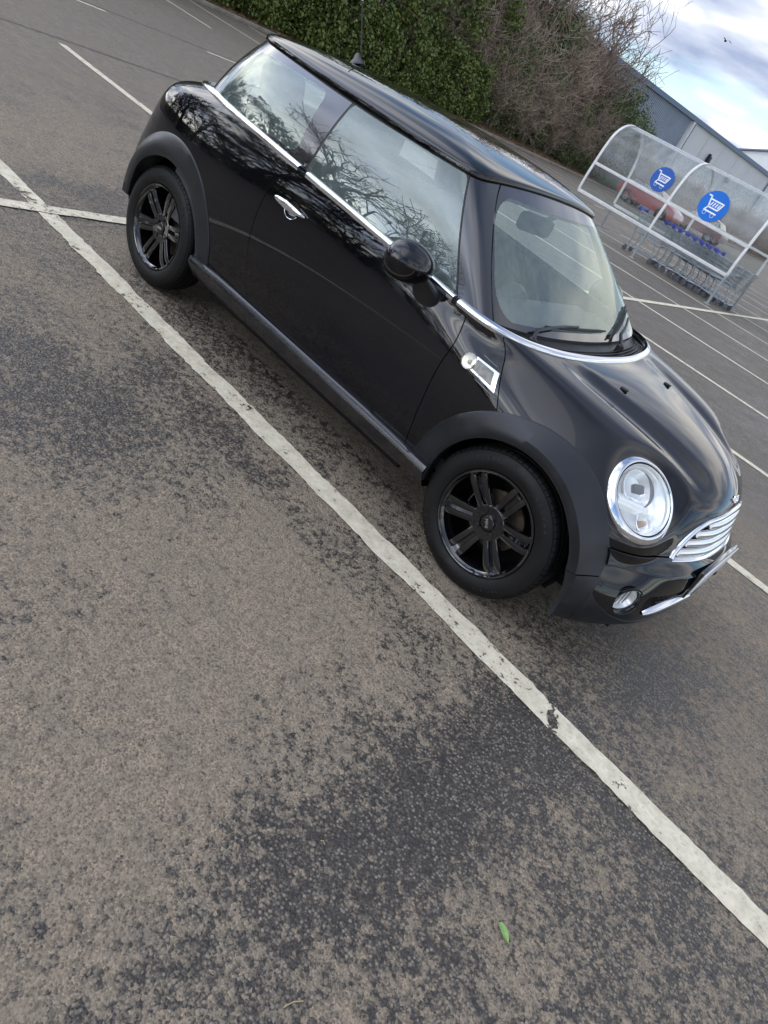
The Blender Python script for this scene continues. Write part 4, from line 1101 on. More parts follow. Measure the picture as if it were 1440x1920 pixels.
# ------------------------------------------------------------ ground
PSI = R(.52)
def W2(x, y): return (x*math.cos(PSI)-y*math.sin(PSI), x*math.sin(PSI)+y*math.cos(PSI))
def new_noise(N, L, vec, scale, detail=4, rough=.5, loc=None, out='Fac', stretch=None):
    n = N.new('ShaderNodeTexNoise'); n.inputs['Scale'].default_value = scale; n.inputs['Detail'].default_value = detail; n.inputs['Roughness'].default_value = rough
    if loc or stretch:
        mp = N.new('ShaderNodeMapping'); mp.inputs['Location'].default_value = loc or (0, 0, 0)
        if stretch: mp.inputs['Scale'].default_value = stretch
        L.new(vec, mp.inputs[0]); vec = mp.outputs[0]
    L.new(vec, n.inputs['Vector']); return n.outputs[out]
def mrange(N, L, v, a, b, c=0.0, d=1.0, smooth=False):
    m = N.new('ShaderNodeMapRange'); m.inputs['From Min'].default_value = a; m.inputs['From Max'].default_value = b
    m.inputs['To Min'].default_value = c; m.inputs['To Max'].default_value = d
    if smooth: m.interpolation_type = 'SMOOTHSTEP'
    L.new(v, m.inputs['Value']); return m.outputs[0]
def mth(N, L, op, a, b=None, clamp=False):
    n = N.new('ShaderNodeMath'); n.operation = op; n.use_clamp = clamp
    for i, v in enumerate((a, b)):
        if v is None: continue
        if isinstance(v, (int, float)): n.inputs[i].default_value = v
        else: L.new(v, n.inputs[i])
    return n.outputs[0]
def mixc(N, L, f, a, b):
    m = N.new('ShaderNodeMix'); m.data_type = 'RGBA'
    for i, v in ((0, f), (6, a), (7, b)):
        if isinstance(v, (int, float)): m.inputs[i].default_value = v
        elif isinstance(v, tuple): m.inputs[i].default_value = (*v, 1)
        else: L.new(v, m.inputs[i])
    return m.outputs[2]
def asphalt():
    m, nt, N, L, p = nodes('asphalt'); tc = N.new('ShaderNodeTexCoord'); o = tc.outputs['Object']
    # damp and dusty patches
    big = new_noise(N, L, o, .55, 6, .62, (3.1, 7.7, 0)); med = new_noise(N, L, o, 3.4, 6, .65, (1, 2, 0)); fin = new_noise(N, L, o, 26, 4, .6)
    f = mth(N, L, 'ADD', mth(N, L, 'MULTIPLY', big, .58), mth(N, L, 'MULTIPLY', med, .66))
    f = mth(N, L, 'ADD', f, mth(N, L, 'MULTIPLY', fin, .95))
    f = mth(N, L, 'SUBTRACT', f, 1.05)
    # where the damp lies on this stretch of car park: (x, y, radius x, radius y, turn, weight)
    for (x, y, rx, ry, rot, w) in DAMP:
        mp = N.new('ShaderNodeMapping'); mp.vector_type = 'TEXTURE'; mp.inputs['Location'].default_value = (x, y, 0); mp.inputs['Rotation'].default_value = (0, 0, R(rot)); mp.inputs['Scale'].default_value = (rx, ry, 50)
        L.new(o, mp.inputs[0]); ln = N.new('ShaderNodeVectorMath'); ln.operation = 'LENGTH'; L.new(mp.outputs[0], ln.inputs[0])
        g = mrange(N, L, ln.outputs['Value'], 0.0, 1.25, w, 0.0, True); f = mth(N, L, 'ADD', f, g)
    # aggregate
    v1 = N.new('ShaderNodeTexVoronoi'); v1.inputs['Scale'].default_value = 102; v1.inputs['Randomness'].default_value = 1; L.new(o, v1.inputs['Vector'])
    v2 = N.new('ShaderNodeTexVoronoi'); v2.inputs['Scale'].default_value = 225; L.new(o, v2.inputs['Vector'])
    sp = N.new('ShaderNodeSeparateColor'); L.new(v1.outputs['Color'], sp.inputs[0]); sp2 = N.new('ShaderNodeSeparateColor'); L.new(v2.outputs['Color'], sp2.inputs[0])
    f = mth(N, L, 'ADD', f, mth(N, L, 'MULTIPLY', mth(N, L, 'SUBTRACT', sp.outputs[0], .5), .20)); f = mth(N, L, 'ADD', f, mth(N, L, 'MULTIPLY', mth(N, L, 'SUBTRACT', sp2.outputs[0], .5), .12))
    dust = mrange(N, L, f, -.13, .12, 0, 1, True)
    stone = mrange(N, L, v1.outputs['Distance'], .25, .55, 1, 0, True)
    sel = mrange(N, L, sp.outputs[0], .10, .45, .15, 1); stone = mth(N, L, 'MULTIPLY', stone, sel)
    stc = mixc(N, L, sp.outputs[1], (.058, .050, .041), (.255, .218, .168))
    bind = mixc(N, L, sp2.outputs[0], (.019, .0158, .0130), (.062, .051, .041))
    wetc = mixc(N, L, stone, bind, stc)
    dd = mixc(N, L, sp2.outputs[1], (.200, .154, .106), (.385, .302, .208))
    dd = mixc(N, L, mrange(N, L, new_noise(N, L, o, 9, 5, .6, (5, 5, 0)), .35, .7), dd, (.252, .203, .146))
    dusts = mth(N, L, 'MULTIPLY', dust, mrange(N, L, stone, 0, 1, 1, .45))
    pit = mth(N, L, 'MULTIPLY', mrange(N, L, sp2.outputs[2], .05, .28, .45, 1), mrange(N, L, new_noise(N, L, o, 34, 4, .7, (2, 8, 1)), .38, .48, .58, 1))
    dusts = mth(N, L, 'MULTIPLY', dusts, pit)
    c = mixc(N, L, dusts, wetc, dd)
    # far bays: an older, evener grey surface
    sx = N.new('ShaderNodeSeparateXYZ'); L.new(o, sx.inputs[0])
    far = mrange(N, L, mth(N, L, 'ADD', sx.outputs[1], mth(N, L, 'MULTIPLY', big, 1.2)), 2.0, 4.2, 0, 1, True)
    aisle = mrange(N, L, sx.outputs[0], -4.5, -8.0, 0, 1, True)
    gv = mixc(N, L, mrange(N, L, new_noise(N, L, o, 5.0, 10, .8), .3, .7), (.058, .050, .041), (.152, .131, .104))
    gv2 = mixc(N, L, mrange(N, L, new_noise(N, L, o, 6.0, 10, .82), .3, .7), (.100, .082, .061), (.240, .200, .150))
    c = mixc(N, L, mth(N, L, 'MULTIPLY', far, .75), c, gv); c = mixc(N, L, mth(N, L, 'MULTIPLY', aisle, .8), c, gv2)
    # tar joints across the aisle
    for jx, w, bend in ((-8.42, .045, .10), (-12.15, .05, .16)):
        yy = mth(N, L, 'MULTIPLY', new_noise(N, L, o, .35, 2, .5, (jx, 0, 0)), bend*2)
        d = mth(N, L, 'ABSOLUTE', mth(N, L, 'SUBTRACT', mth(N, L, 'ADD', sx.outputs[0], yy), jx+bend))
        c = mixc(N, L, mrange(N, L, d, w*.4, w*1.5, .8, 0, True), c, (.028, .026, .026))
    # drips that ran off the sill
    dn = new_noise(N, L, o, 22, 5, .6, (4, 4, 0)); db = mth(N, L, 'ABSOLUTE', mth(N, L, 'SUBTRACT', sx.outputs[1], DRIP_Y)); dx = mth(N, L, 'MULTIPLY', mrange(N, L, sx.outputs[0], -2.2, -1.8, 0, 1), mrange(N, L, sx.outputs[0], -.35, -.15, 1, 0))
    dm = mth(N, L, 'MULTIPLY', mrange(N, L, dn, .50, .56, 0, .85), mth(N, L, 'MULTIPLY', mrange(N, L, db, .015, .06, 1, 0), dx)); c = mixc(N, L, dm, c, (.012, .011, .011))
    L.new(c, p.inputs['Base Color'])
    rg = mrange(N, L, dust, 0, 1, .42, .85); L.new(rg, p.inputs['Roughness']); p.inputs['Specular IOR Level'].default_value = .45
    h = mth(N, L, 'ADD', mth(N, L, 'MULTIPLY', mth(N, L, 'SUBTRACT', 1.0, v1.outputs['Distance']), .8), mth(N, L, 'MULTIPLY', mth(N, L, 'SUBTRACT', 1.0, v2.outputs['Distance']), .5))
    h = mth(N, L, 'ADD', h, mth(N, L, 'MULTIPLY', sp.outputs[2], .4)); h = mth(N, L, 'ADD', h, mth(N, L, 'MULTIPLY', fin, .5))
    b = N.new('ShaderNodeBump'); b.inputs['Strength'].default_value = .85; b.inputs['Distance'].default_value = .004; L.new(h, b.inputs['Height']); L.new(b.outputs[0], p.inputs['Normal'])
    return m
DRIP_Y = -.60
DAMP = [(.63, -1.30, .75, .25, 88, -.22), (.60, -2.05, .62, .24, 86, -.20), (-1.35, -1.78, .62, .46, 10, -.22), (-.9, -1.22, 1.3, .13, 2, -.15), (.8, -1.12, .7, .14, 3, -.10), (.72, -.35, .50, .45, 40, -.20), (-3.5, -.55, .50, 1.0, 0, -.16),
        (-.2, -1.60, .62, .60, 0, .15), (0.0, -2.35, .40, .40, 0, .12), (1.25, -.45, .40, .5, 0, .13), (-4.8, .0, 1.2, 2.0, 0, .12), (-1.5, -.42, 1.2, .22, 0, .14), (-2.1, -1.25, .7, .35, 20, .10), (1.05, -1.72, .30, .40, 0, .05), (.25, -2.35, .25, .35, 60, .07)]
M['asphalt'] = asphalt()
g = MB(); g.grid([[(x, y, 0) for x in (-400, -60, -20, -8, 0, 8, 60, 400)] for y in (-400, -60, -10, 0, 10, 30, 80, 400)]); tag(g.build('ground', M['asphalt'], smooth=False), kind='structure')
def line_paint(name, wear):
    m, nt, N, L, p = nodes(name); tc = N.new('ShaderNodeTexCoord'); o = tc.outputs['Object']
    a = new_noise(N, L, o, 14, 8, .72); b = new_noise(N, L, o, 70, 4, .6); c = new_noise(N, L, o, 2.2, 3, .5, (9, 9, 0))
    col = mixc(N, L, mrange(N, L, a, .35, .7), (.52, .46, .33), (.78, .71, .54)); col = mixc(N, L, mrange(N, L, b, .55, .75, 0, .6), col, (.30, .26, .21))
    f = mth(N, L, 'ADD', mth(N, L, 'MULTIPLY', a, .6), mth(N, L, 'MULTIPLY', b, .4)); f = mth(N, L, 'ADD', f, mth(N, L, 'MULTIPLY', c, .30))
    for (x, y, rx, ry, rot, w) in ((.671, -.966, .030, .09, 28, .16), (.977, -.953, .035, .06, -20, .13), (-3.45, -1.0, .22, .10, 10, .07), (.02, -.965, .12, .03, 40, .06), (-.9, -.975, .10, .04, 0, .05)):
        mp = N.new('ShaderNodeMapping'); mp.vector_type = 'TEXTURE'; mp.inputs['Location'].default_value = (x, y, 0); mp.inputs['Rotation'].default_value = (0, 0, R(rot)); mp.inputs['Scale'].default_value = (rx, ry, 50)
        L.new(o, mp.inputs[0]); ln = N.new('ShaderNodeVectorMath'); ln.operation = 'LENGTH'; L.new(mp.outputs[0], ln.inputs[0]); f = mth(N, L, 'SUBTRACT', f, mrange(N, L, ln.outputs['Value'], .3, 1.2, w, 0, True))
    hole = mrange(N, L, f, wear, wear+.03, 1, 0)
    L.new(col, p.inputs['Base Color']); p.inputs['Roughness'].default_value = .75
    bp = N.new('ShaderNodeBump'); bp.inputs['Strength'].default_value = .5; bp.inputs['Distance'].default_value = .003; L.new(b, bp.inputs['Height']); L.new(bp.outputs[0], p.inputs['Normal'])
    tr = N.new('ShaderNodeBsdfTransparent'); mx = N.new('ShaderNodeMixShader'); L.new(hole, mx.inputs[0]); L.new(p.outputs[0], mx.inputs[1]); L.new(tr.outputs[0], mx.inputs[2]); L.new(mx.outputs[0], N['Material Output'].inputs[0])
    return m
M['line'] = line_paint('white_line_paint', .535)
M['line2'] = line_paint('old_white_line_paint', .53)
def strip(a, b, w, z=.004, ragged=.006, mt=None, gaps=(), rnd=random.Random(3)):
    a = Vector((*a, 0)); b = Vector((*b, 0)); d = b-a; L_ = d.length; d.normalize(); n = Vector((-d.y, d.x, 0)); mb = MB()
    k = max(2, int(L_/.03)) if ragged else 2
    l, r = [], []
    for i in range(k+1):
        t = L_*i/k; q = (noise.noise((t*6, a.x, a.y))*.5+noise.noise((t*30, a.y, 3))*.35)*ragged*2; q2 = (noise.noise((t*6, a.x+9, a.y))*.5+noise.noise((t*30, a.y, 8))*.35)*ragged*2
        p = a+d*t; l.append(p+n*(w/2+q)+Vector((0, 0, z))); r.append(p-n*(w/2+q2)+Vector((0, 0, z)))
    fs_v = l+r; fs = []
    for i in range(k):
        t = L_*(i+.5)/k
        if any(g0 < t < g1 for g0, g1 in gaps): continue
        fs.append((k+1+i, k+2+i, i+1, i))
    mb.add(fs_v, fs)
    return tag(mb.build('bay_line', mt or M['line'], smooth=False), kind='structure')
D0, PITCH = -.972, 2.46
strip(W2(-3.33, D0), W2(1.70, D0), .115, ragged=.014)
strip(W2(-8.15, D0-.01), W2(-3.33, D0-.0), .105, ragged=.012, mt=M['line2'])
for k in range(1, 13):
    near = k < 3
    strip(W2(-8.15, D0+PITCH*k), W2(-3.32, D0+PITCH*k), .10, ragged=.005 if near else .004, mt=M['line'] if near else M['line2'], z=.004)
    strip(W2(-3.22, D0+PITCH*k), W2(1.70, D0+PITCH*k), .10, ragged=.005 if near else .004, mt=M['line'] if near else M['line2'], z=.004)
strip(W2(-3.267, -6), W2(-3.267, 34), .105, ragged=.008, mt=M['line'], z=.0075)
for k in range(3, 24): strip(W2(-20.9, D0+PITCH*k), W2(-15.9, D0+PITCH*k), .10, ragged=0, mt=M['line2'])
for y0 in (3.05, 6.05, 9.05, 12.05, 15.05, 18.05, 21.05, 24.05): strip(W2(-11.93, y0), W2(-11.93, y0+1.0), .10, ragged=0, mt=M['line2'])
# verge with litter beyond the kerb
def verge_mat():
    m, nt, N, L, p = nodes('leaf_litter_verge'); tc = N.new('ShaderNodeTexCoord'); o = tc.outputs['Object']
    a = new_noise(N, L, o, 1.3, 8, .7); b = new_noise(N, L, o, 9, 6, .7)
    c = mixc(N, L, mrange(N, L, a, .42, .6), (.16, .085, .045), (.12, .12, .045)); c = mixc(N, L, mrange(N, L, b, .45, .7), c, (.22, .17, .10))
    L.new(c, p.inputs['Base Color']); p.inputs['Roughness'].default_value = .95
    bp = N.new('ShaderNodeBump'); bp.inputs['Strength'].default_value = 1; bp.inputs['Distance'].default_value = .05; L.new(b, bp.inputs['Height']); L.new(bp.outputs[0], p.inputs['Normal'])
    return m
M['verge'] = verge_mat(); M['kerb'] = mat('concrete_kerb', (.24, .21, .17), .85, var=.3, vscale=3)
g = MB(); rows = []
for i in range(60):
    y = -30+2.6*i; n_ = lambda s: noise.noise((y*.3, s, 0))
    rows.append([(-21.42, y, .10), (-21.9+.1*n_(1), y, .12), (-22.7, y, .18+.06*n_(2)), (-24.2, y, .45+.15*n_(3)), (-27, y, 1.0+.3*n_(4)), (-34, y, 1.4), (-60, y, 1.2)])
g.grid(rows); tag(g.build('verge_bank', M['verge'], angle=180), kind='structure')
g = MB(); g.box((-21.36, 48, .06), (.13, 156, .13), bev=.015); tag(g.build('kerb', M['kerb']), kind='structure')
# litter leaves along the verge
def leaf_scatter():
    g = MB(); rnd = random.Random(5)
    for i in range(2600):
        y = rnd.uniform(6, 50); x = -21.4-abs(rnd.gauss(0, .8))+(.5 if rnd.random() < .2 else 0); z = .02 if x > -21.3 else .15+.16*max(0, -21.9-x)
        s = rnd.uniform(.03, .08); a = rnd.uniform(0, PI); t = rnd.uniform(-.5, .5)
        g.add([(x-s*math.cos(a), y-s*math.sin(a), z), (x+s*.5*math.sin(a), y-s*.5*math.cos(a), z+s*t+.01), (x+s*math.cos(a), y+s*math.sin(a), z+.01), (x-s*.5*math.sin(a), y+s*.5*math.cos(a), z+s*.3+.01)], [(0, 1, 2, 3)])
    tag(g.build('fallen_leaves', M['deadleaf'], smooth=False), kind='stuff', label='scatter of brown fallen leaves along the verge below the hedge', cat='leaves')
M['deadleaf'] = mat('dead_leaf', (.20, .095, .045), .8, var=.5, vscale=1.5)
leaf_scatter()
# one green leaf on the tarmac in the foreground
g = MB(); P = []
for i in range(9):
    t = i/8; w = .0105*math.sin(PI*min(1, .12+t*.95))**.7; P.append([(t*.052, q*w, .004+.004*abs(q)+.003*math.sin(t*5)) for q in (-1, -.5, 0, .5, 1)])
g.grid(P); g.tube([(-.008, 0, .004), (.0, 0, .005)], .0007, 5)
lf = g.build('leaf', mat('green_leaf', (.20, .33, .09), .45, var=.2, vscale=60), angle=180); lf.location = (.957, -1.748, .002); lf.rotation_euler = (0, 0, R(-22)); tag(lf, label='single small green leaf lying on the tarmac in the foreground', cat='leaf')
def twig(loc, rz, L_, label):
    g = MB(); g.tube([(0, 0, .003), (L_*.5, .003, .005), (L_, -.002, .003)], .0011, 5); o = g.build('straw', M['straw']); o.location = loc; o.rotation_euler = (0, 0, rz); tag(o, label=label, cat='straw')
M['straw'] = mat('dry_straw', (.45, .33, .18), .7)
twig((.75, -2.32, .002), R(70), .045, 'short dry straw near the bottom edge on damp tarmac'); twig((1.29, -1.35, .002), R(160), .016, 'tiny straw on the tarmac to the right of the green leaf'); twig((.53, -2.02, .002), R(20), .014, 'tiny straw on the tarmac left of the green leaf')
# ------------------------------------------------------------ trolley shelter
def poly_mat():
    m, nt, N, L, p = nodes('clear_shelter_sheet'); N.remove(p); tc = N.new('ShaderNodeTexCoord')
    tr = N.new('ShaderNodeBsdfTransparent'); tr.inputs[0].default_value = (.86, .90, .90, 1); gl = N.new('ShaderNodeBsdfGlossy'); gl.inputs['Roughness'].default_value = .12
    fr = schlick(N, L, .05); a = N.new('ShaderNodeMixShader'); L.new(fr, a.inputs[0]); L.new(tr.outputs[0], a.inputs[1]); L.new(gl.outputs[0], a.inputs[2])
    df = N.new('ShaderNodeBsdfDiffuse'); df.inputs[0].default_value = (.62, .64, .62, 1); tl = N.new('ShaderNodeBsdfTranslucent'); tl.inputs[0].default_value = (.6, .63, .6, 1)
    b = N.new('ShaderNodeMixShader'); b.inputs[0].default_value = .5; L.new(df.outputs[0], b.inputs[1]); L.new(tl.outputs[0], b.inputs[2])
    n = new_noise(N, L, tc.outputs['Object'], 1.6, 7, .62, stretch=(3, .8, .8)); sx = N.new('ShaderNodeSeparateXYZ'); L.new(tc.outputs['Object'], sx.inputs[0])
    hi = mrange(N, L, sx.outputs[2], 1.3, 2.1, .10, 1.0); f = mth(N, L, 'MULTIPLY', mrange(N, L, n, .3, .75, .10, .55), hi)
    c = N.new('ShaderNodeMixShader'); L.new(f, c.inputs[0]); L.new(a.outputs[0], c.inputs[1]); L.new(b.outputs[0], c.inputs[2]); L.new(c.outputs[0], N['Material Output'].inputs[0]); return m
M['sheet'] = poly_mat(); M['white'] = mat('white_powder_coat', (.62, .61, .58), .45, var=.12, vscale=6); M['galv'] = mat('galvanised_steel', (.36, .39, .40), .42, .7, var=.15, vscale=12)
M['blue'] = mat('blue_sign', (.008, .135, .52), .5, spec=.2); M['blue2'] = mat('haze_tinted_blue_sign', (.03, .10, .36), .6, spec=.2); M['signwhite'] = mat('white_sign_vinyl', (.78, .80, .82), .4); M['bluegrip'] = mat('blue_plastic_grip', (.015, .035, .42), .4)  # smaller sign's dull blue paints in the milky veil of the sheet
M['wire'] = mat('chromed_wire', (.34, .36, .38), .28, .8)
ARCH = [(14.34, .68), (14.35, 1.04), (14.40, 1.37), (14.47, 1.75), (14.60, 2.08), (14.86, 2.30), (15.20, 2.41), (15.62, 2.42), (16.02, 2.30), (16.33, 2.06), (16.50, 1.72), (16.57, 1.37), (16.60, 1.0), (16.60, .68)]
def arch_curve(n=56):
    ys = np.array([p[0] for p in ARCH]); zs = np.array([p[1] for p in ARCH]); s = np.concatenate([[0], np.cumsum(np.hypot(np.diff(ys), np.diff(zs)))]); k = 3
    fy, fz = pl(list(zip(s, ys))), pl(list(zip(s, zs))); t = np.linspace(0, s[-1], n); return [(float(a), float(b)) for a, b in zip(fy(t), fz(t))]
AC = arch_curve()
SH = empty('trolley_shelter', (-5.97, 15.47, 0), label='curved clear trolley shelter with white arches and round blue signs over the nested trolleys', cat='trolley shelter')
def sp(x, y, z): return (x+5.97, y-15.47, z)
XA = (-8.13, -5.97, -3.82)
for x in XA:
    g = MB(); P = []
    for i, (y, z) in enumerate(AC):
        y1, z1 = AC[max(0, i-1)]; y2, z2 = AC[min(len(AC)-1, i+1)]; t = Vector((0, y2-y1, z2-z1)).normalized(); o = Vector((0, -t.z, t.y))
        P.append([Vector(sp(x+q*.030, y, z))+o*h for q, h in ((-1, -.012), (-1, .022), (1, .022), (1, -.012))])
    g.grid([r+[r[0]] for r in P]); g.build('arch_frame', M['white'], SH, angle=40, recalc=True)
    for y, y2 in ((14.34, 14.36), (16.60, 16.64)):
        g = MB(); g.tube([sp(x, y2, 0), sp(x, y, .72)], .030, 10); g.box(sp(x, y2, .006), (.14, .14, .012)); g.build('post', M['galv'], SH)
    g = MB(); g.box(sp(x, 15.47, .74), (.045, 2.24, .045)); g.build('cross_beam', M['galv'] if x != XA[1] else M['galv'], SH, smooth=False) if x == XA[2] else None
for i in range(2):
    x0, x1 = XA[i]+.03, XA[i+1]-.03
    g = MB(); g.grid([[sp(x0+(x1-x0)*q/6, y, z) for q in range(7)] for y, z in AC]); g.build('clear_sheet', M['sheet'], SH, angle=180)
    for y, z, h in ((14.325, .69, .075), (14.385, 1.365, .065), (16.60, .69, .07), (16.58, 1.37, .06)):
        g = MB(); g.box(sp((x0+x1)/2, y, z), (x1-x0+.06, .03, h), bev=.004); rl = g.build('rail', M['white'], SH, angle=30)
        if y < 15:
            g = MB()
            for q in range(7): g.lathe([(.009, 0), (.008, .004), (.0001, .005)], 8, frame(Vector((0, -1, 0)), Vector(sp(x0+(x1-x0)*(q+.5)/7, y-.0155, z))))
            g.build('rivet', M['galv'], rl)
    g = MB(); g.tube([sp(x0, 15.4, 2.43), sp(x1, 15.4, 2.43)], .018, 8); g.build('ridge_tube', M['galv'], SH)
def sign(x, z, y, r, tilt, bm='blue'):
    m = Matrix.Translation(sp(x, y, z)) @ Matrix.Rotation(PI/2-tilt, 4, 'X'); g = MB()
    g.lathe([(.0001, -.006), (r, -.006), (r, .004), (.0001, .004)], 56, m); d = g.build('sign_disc', M[bm], SH, angle=30)
    g = MB(); w = .026*r/.28*1.0
    def bar(a, b, w_=w):
        a = Vector((a[0]*r, a[1]*r, .006)); b = Vector((b[0]*r, b[1]*r, .006)); dd = b-a; an = math.atan2(dd.y, dd.x); c = (a+b)/2
        g.box(m @ c, (dd.length+w_*.9, w_, .004), rot=(m.to_3x3() @ Matrix.Rotation(an, 3, 'Z')))
    for a, b in (((-.66, .52), (-.48, .52)), ((-.48, .52), (-.30, -.14)), ((-.44, .34), (.56, .34)), ((.56, .34), (.42, -.14)), ((-.30, -.14), (.42, -.14)), ((-.30, -.14), (-.42, -.40)), ((-.42, -.40), (.46, -.40))): bar(a, b)
    for q in (-.16, .02, .20, .38): bar((q, .20), (q-.05, 0), w*.8)
    for q in (-.30, .30):
        g.lathe([(.055*r/.5, .004), (.055*r/.5, .010), (.13*r, .010), (.13*r, .004)], 20, m @ Matrix.Translation((q*r, -.55*r, 0)))
    g.build('trolley_symbol', M['signwhite'], d, smooth=False)
sign(-5.01, 1.735, 14.435, .335, R(11)); sign(-6.40, 1.72, 14.44, .275, R(11), 'blue2')
def trolley():
    t = empty('shopping_trolley', (0, 0, 0)); W_ = .26
    g = MB()
    for s in (-1, 1):
        g.tube([(-.34, s*W_, .13), (-.30, s*W_, .15), (.05, s*W_*.92, .17), (.40, s*W_*.80, .13)], .014, 8)
        g.tube([(-.34, s*W_, .13), (-.30, s*W_*.98, .30), (-.40, s*W_*.98, .80), (-.52, s*W_*.98, 1.00)], .013, 8)
        g.tube([(.40, s*W_*.80, .13), (.30, s*W_*.8, .40), (.22, s*W_*.75, .52), (.10, s*W_*.8, .54), (-.33, s*W_*.95, .50)], .012, 8)
    g.tube([(.40, -W_*.8, .14), (.43, 0, .15), (.40, W_*.8, .14)], .012, 8); g.build('frame', M['wire'], t)
    g = MB()
    def bp(u, v):      # basket skin: u around, v height
        x0, x1 = -.36-.10*v, .40+.10*v; w = .20+.06*v; z = .52+.42*v
        return (x0, x1, w, z-.0)
    for v in np.linspace(0, 1, 7):
        x0, x1, w, z = bp(0, v); zf = z-.06*(1-v); g.tube([(x0, -w, z), (x1, -w*.8, zf), (x1, w*.8, zf), (x0, w, z)], .0055 if 0 < v < 1 else .008, 5, closed=True)
    for q in np.linspace(0, 1, 15):
        a, b = bp(0, 0), bp(0, 1)
        for s in (-1, 1): g.tube([(a[0]+(a[1]-a[0])*q, s*a[2]*(1-.2*q), a[3]-.06*q), (b[0]+(b[1]-b[0])*q, s*b[2]*(1-.2*q), b[3])], .0045, 4)
    for q in np.linspace(-1, 1, 8):
        a, b = bp(0, 0), bp(0, 1); g.tube([(b[0], q*b[2], b[3]), (a[0], q*a[2], a[3]), (a[1], q*a[2]*.8, a[3]-.06), (b[1], q*b[2]*.8, b[3])], .0045, 4)
    g.build('basket', M['wire'], t)
    g = MB(); g.tube([(-.53, -.27, 1.005), (-.53, .27, 1.005)], .021, 10)
    for s in (-1, 1): g.box((-.515, s*.262, .985), (.09, .045, .09), bev=.012)
    g.build('handle', M['bluegrip'], t)
    for x, y in ((-.33, -.25), (-.33, .25), (.40, -.20), (.40, .20)):
        g = MB(); g.lathe([(.045, -.014), (.060, -.012), (.062, 0), (.060, .012), (.045, .014)], 20, frame(Vector((0, 1, 0)), Vector((x-.02, y, .062)))); g.lathe([(.0001, -.008), (.045, -.008)], 16, frame(Vector((0, 1, 0)), Vector((x-.02, y, .062))))
        g.box((x-.01, y+.022, .10), (.05, .004, .09)); g.box((x-.01, y-.022, .10), (.05, .004, .09)); g.build('castor', M['castor'], t, angle=30)
    return t
M['castor'] = mat('grey_castor', (.09, .09, .10), .5)
T0 = trolley(); first = True
tl = [(-6.22, 15.30, R(3), 'lone shopping trolley with blue handle standing apart at the far end of the shelter', None)]
for k in range(8): tl.append((-5.45+.205*k, 15.34+.02*math.sin(k*2.1), R(1.5*math.sin(k*1.7)), 'blue-handled shopping trolley nested in the row under the right half of the shelter', 'nested trolleys under the shelter'))
tl += [(-2.3, 17.9, R(12), 'shopping trolley with blue handle parked beyond the open end of the shelter', None)]
for i, (x, y, rz, lab, grp) in enumerate(tl):
    o = T0 if i == 0 else copy_tree(T0); o.location = (x, y, 0); o.rotation_euler = (0, 0, rz); o['label'] = lab; o['category'] = 'shopping trolley'
    if grp: o['group'] = grp
# ------------------------------------------------------------ warehouse and house beyond
def wall_pt(d, off=0.0, z=0.0):        # along the warehouse wall from A to B
    A = Vector((-39.0, 48.0, 0)); B = Vector((-30.8, 108.0, 0)); u = (B-A).normalized(); n = Vector((u.y, -u.x, 0)); return A+u*d+n*off+Vector((0, 0, z))
WL = (Vector((-30.8, 108.0))-Vector((-39.0, 48.0))).length; YC = 33.2      # corner pilaster distance
WH = empty('warehouse', (-39, 48, 0), label='long grey and white metal-clad warehouse with a blue-grey roof edge behind the bare hedge', cat='warehouse')
def wp(*a): return wall_pt(*a)-Vector((-39, 48, 0))
M['cladblue'] = mat('blue_grey_cladding', (.28, .33, .40), .5, var=.08, vscale=1); M['cladwhite'] = mat('white_wall_panel', (.64, .66, .66), .55, var=.05, vscale=.7); M['trimblue'] = mat('blue_roof_edge', (.10, .16, .25), .45)
g = MB(); rows = []
k = int(YC/.30)
for z in (0, 8.35):
    r = []
    for i in range(k):
        d = YC*i/k; w = YC/k; r += [tuple(wp(d, 0, z)), tuple(wp(d+w*.5, 0, z)), tuple(wp(d+w*.58, .07, z)), tuple(wp(d+w*.92, .07, z))]
    rows.append(r)
g.grid(rows); g.build('ribbed_wall', M['cladblue'], WH, smooth=False)
g = MB(); ds = np.linspace(YC+.9, WL, 7)
for a, b in zip(ds[:-1], ds[1:]): g.add([tuple(wp(a+.03, .05, 0)), tuple(wp(b-.03, .05, 0)), tuple(wp(b-.03, .05, 8.35)), tuple(wp(a+.03, .05, 8.35))], [(0, 1, 2, 3)])
g.add([tuple(wp(YC, .0, 0)), tuple(wp(WL, .0, 0)), tuple(wp(WL, .0, 8.3)), tuple(wp(YC, .0, 8.3))], [(0, 1, 2, 3)]); g.build('white_wall', M['cladwhite'], WH, smooth=False)
for d in (YC+.4, YC+25.5):
    g = MB(); g.box(wp(d, .12, 4.15), (.5, .5, 8.3)) if d < YC+5 else g.tube([wp(d, .18, 0), wp(d, .18, 8.2)], .09, 8); g.build('corner_pilaster' if d < YC+5 else 'downpipe', M['cladwhite'] if d < YC+5 else M['trimblue'], WH, smooth=False)
g = MB(); g.tube([wp(YC+.95, .2, 0), wp(YC+.95, .2, 8.2)], .08, 8); g.build('downpipe', M['trimblue'], WH)
g = MB(); u = (wp(10)-wp(0)).normalized(); rt = Matrix(((u.x, -u.y, 0), (u.y, u.x, 0), (0, 0, 1)))
g.box(wp(WL/2, .10, 8.55), (WL+.6, .5, .42), rot=rt); g.add([tuple(wp(-.3, .3, 8.76)), tuple(wp(WL+.3, .3, 8.76)), tuple(wp(WL+.3, -30, 10.4)), tuple(wp(-.3, -30, 10.4))], [(0, 1, 2, 3)]); g.build('roof', M['trimblue'], WH, smooth=False)
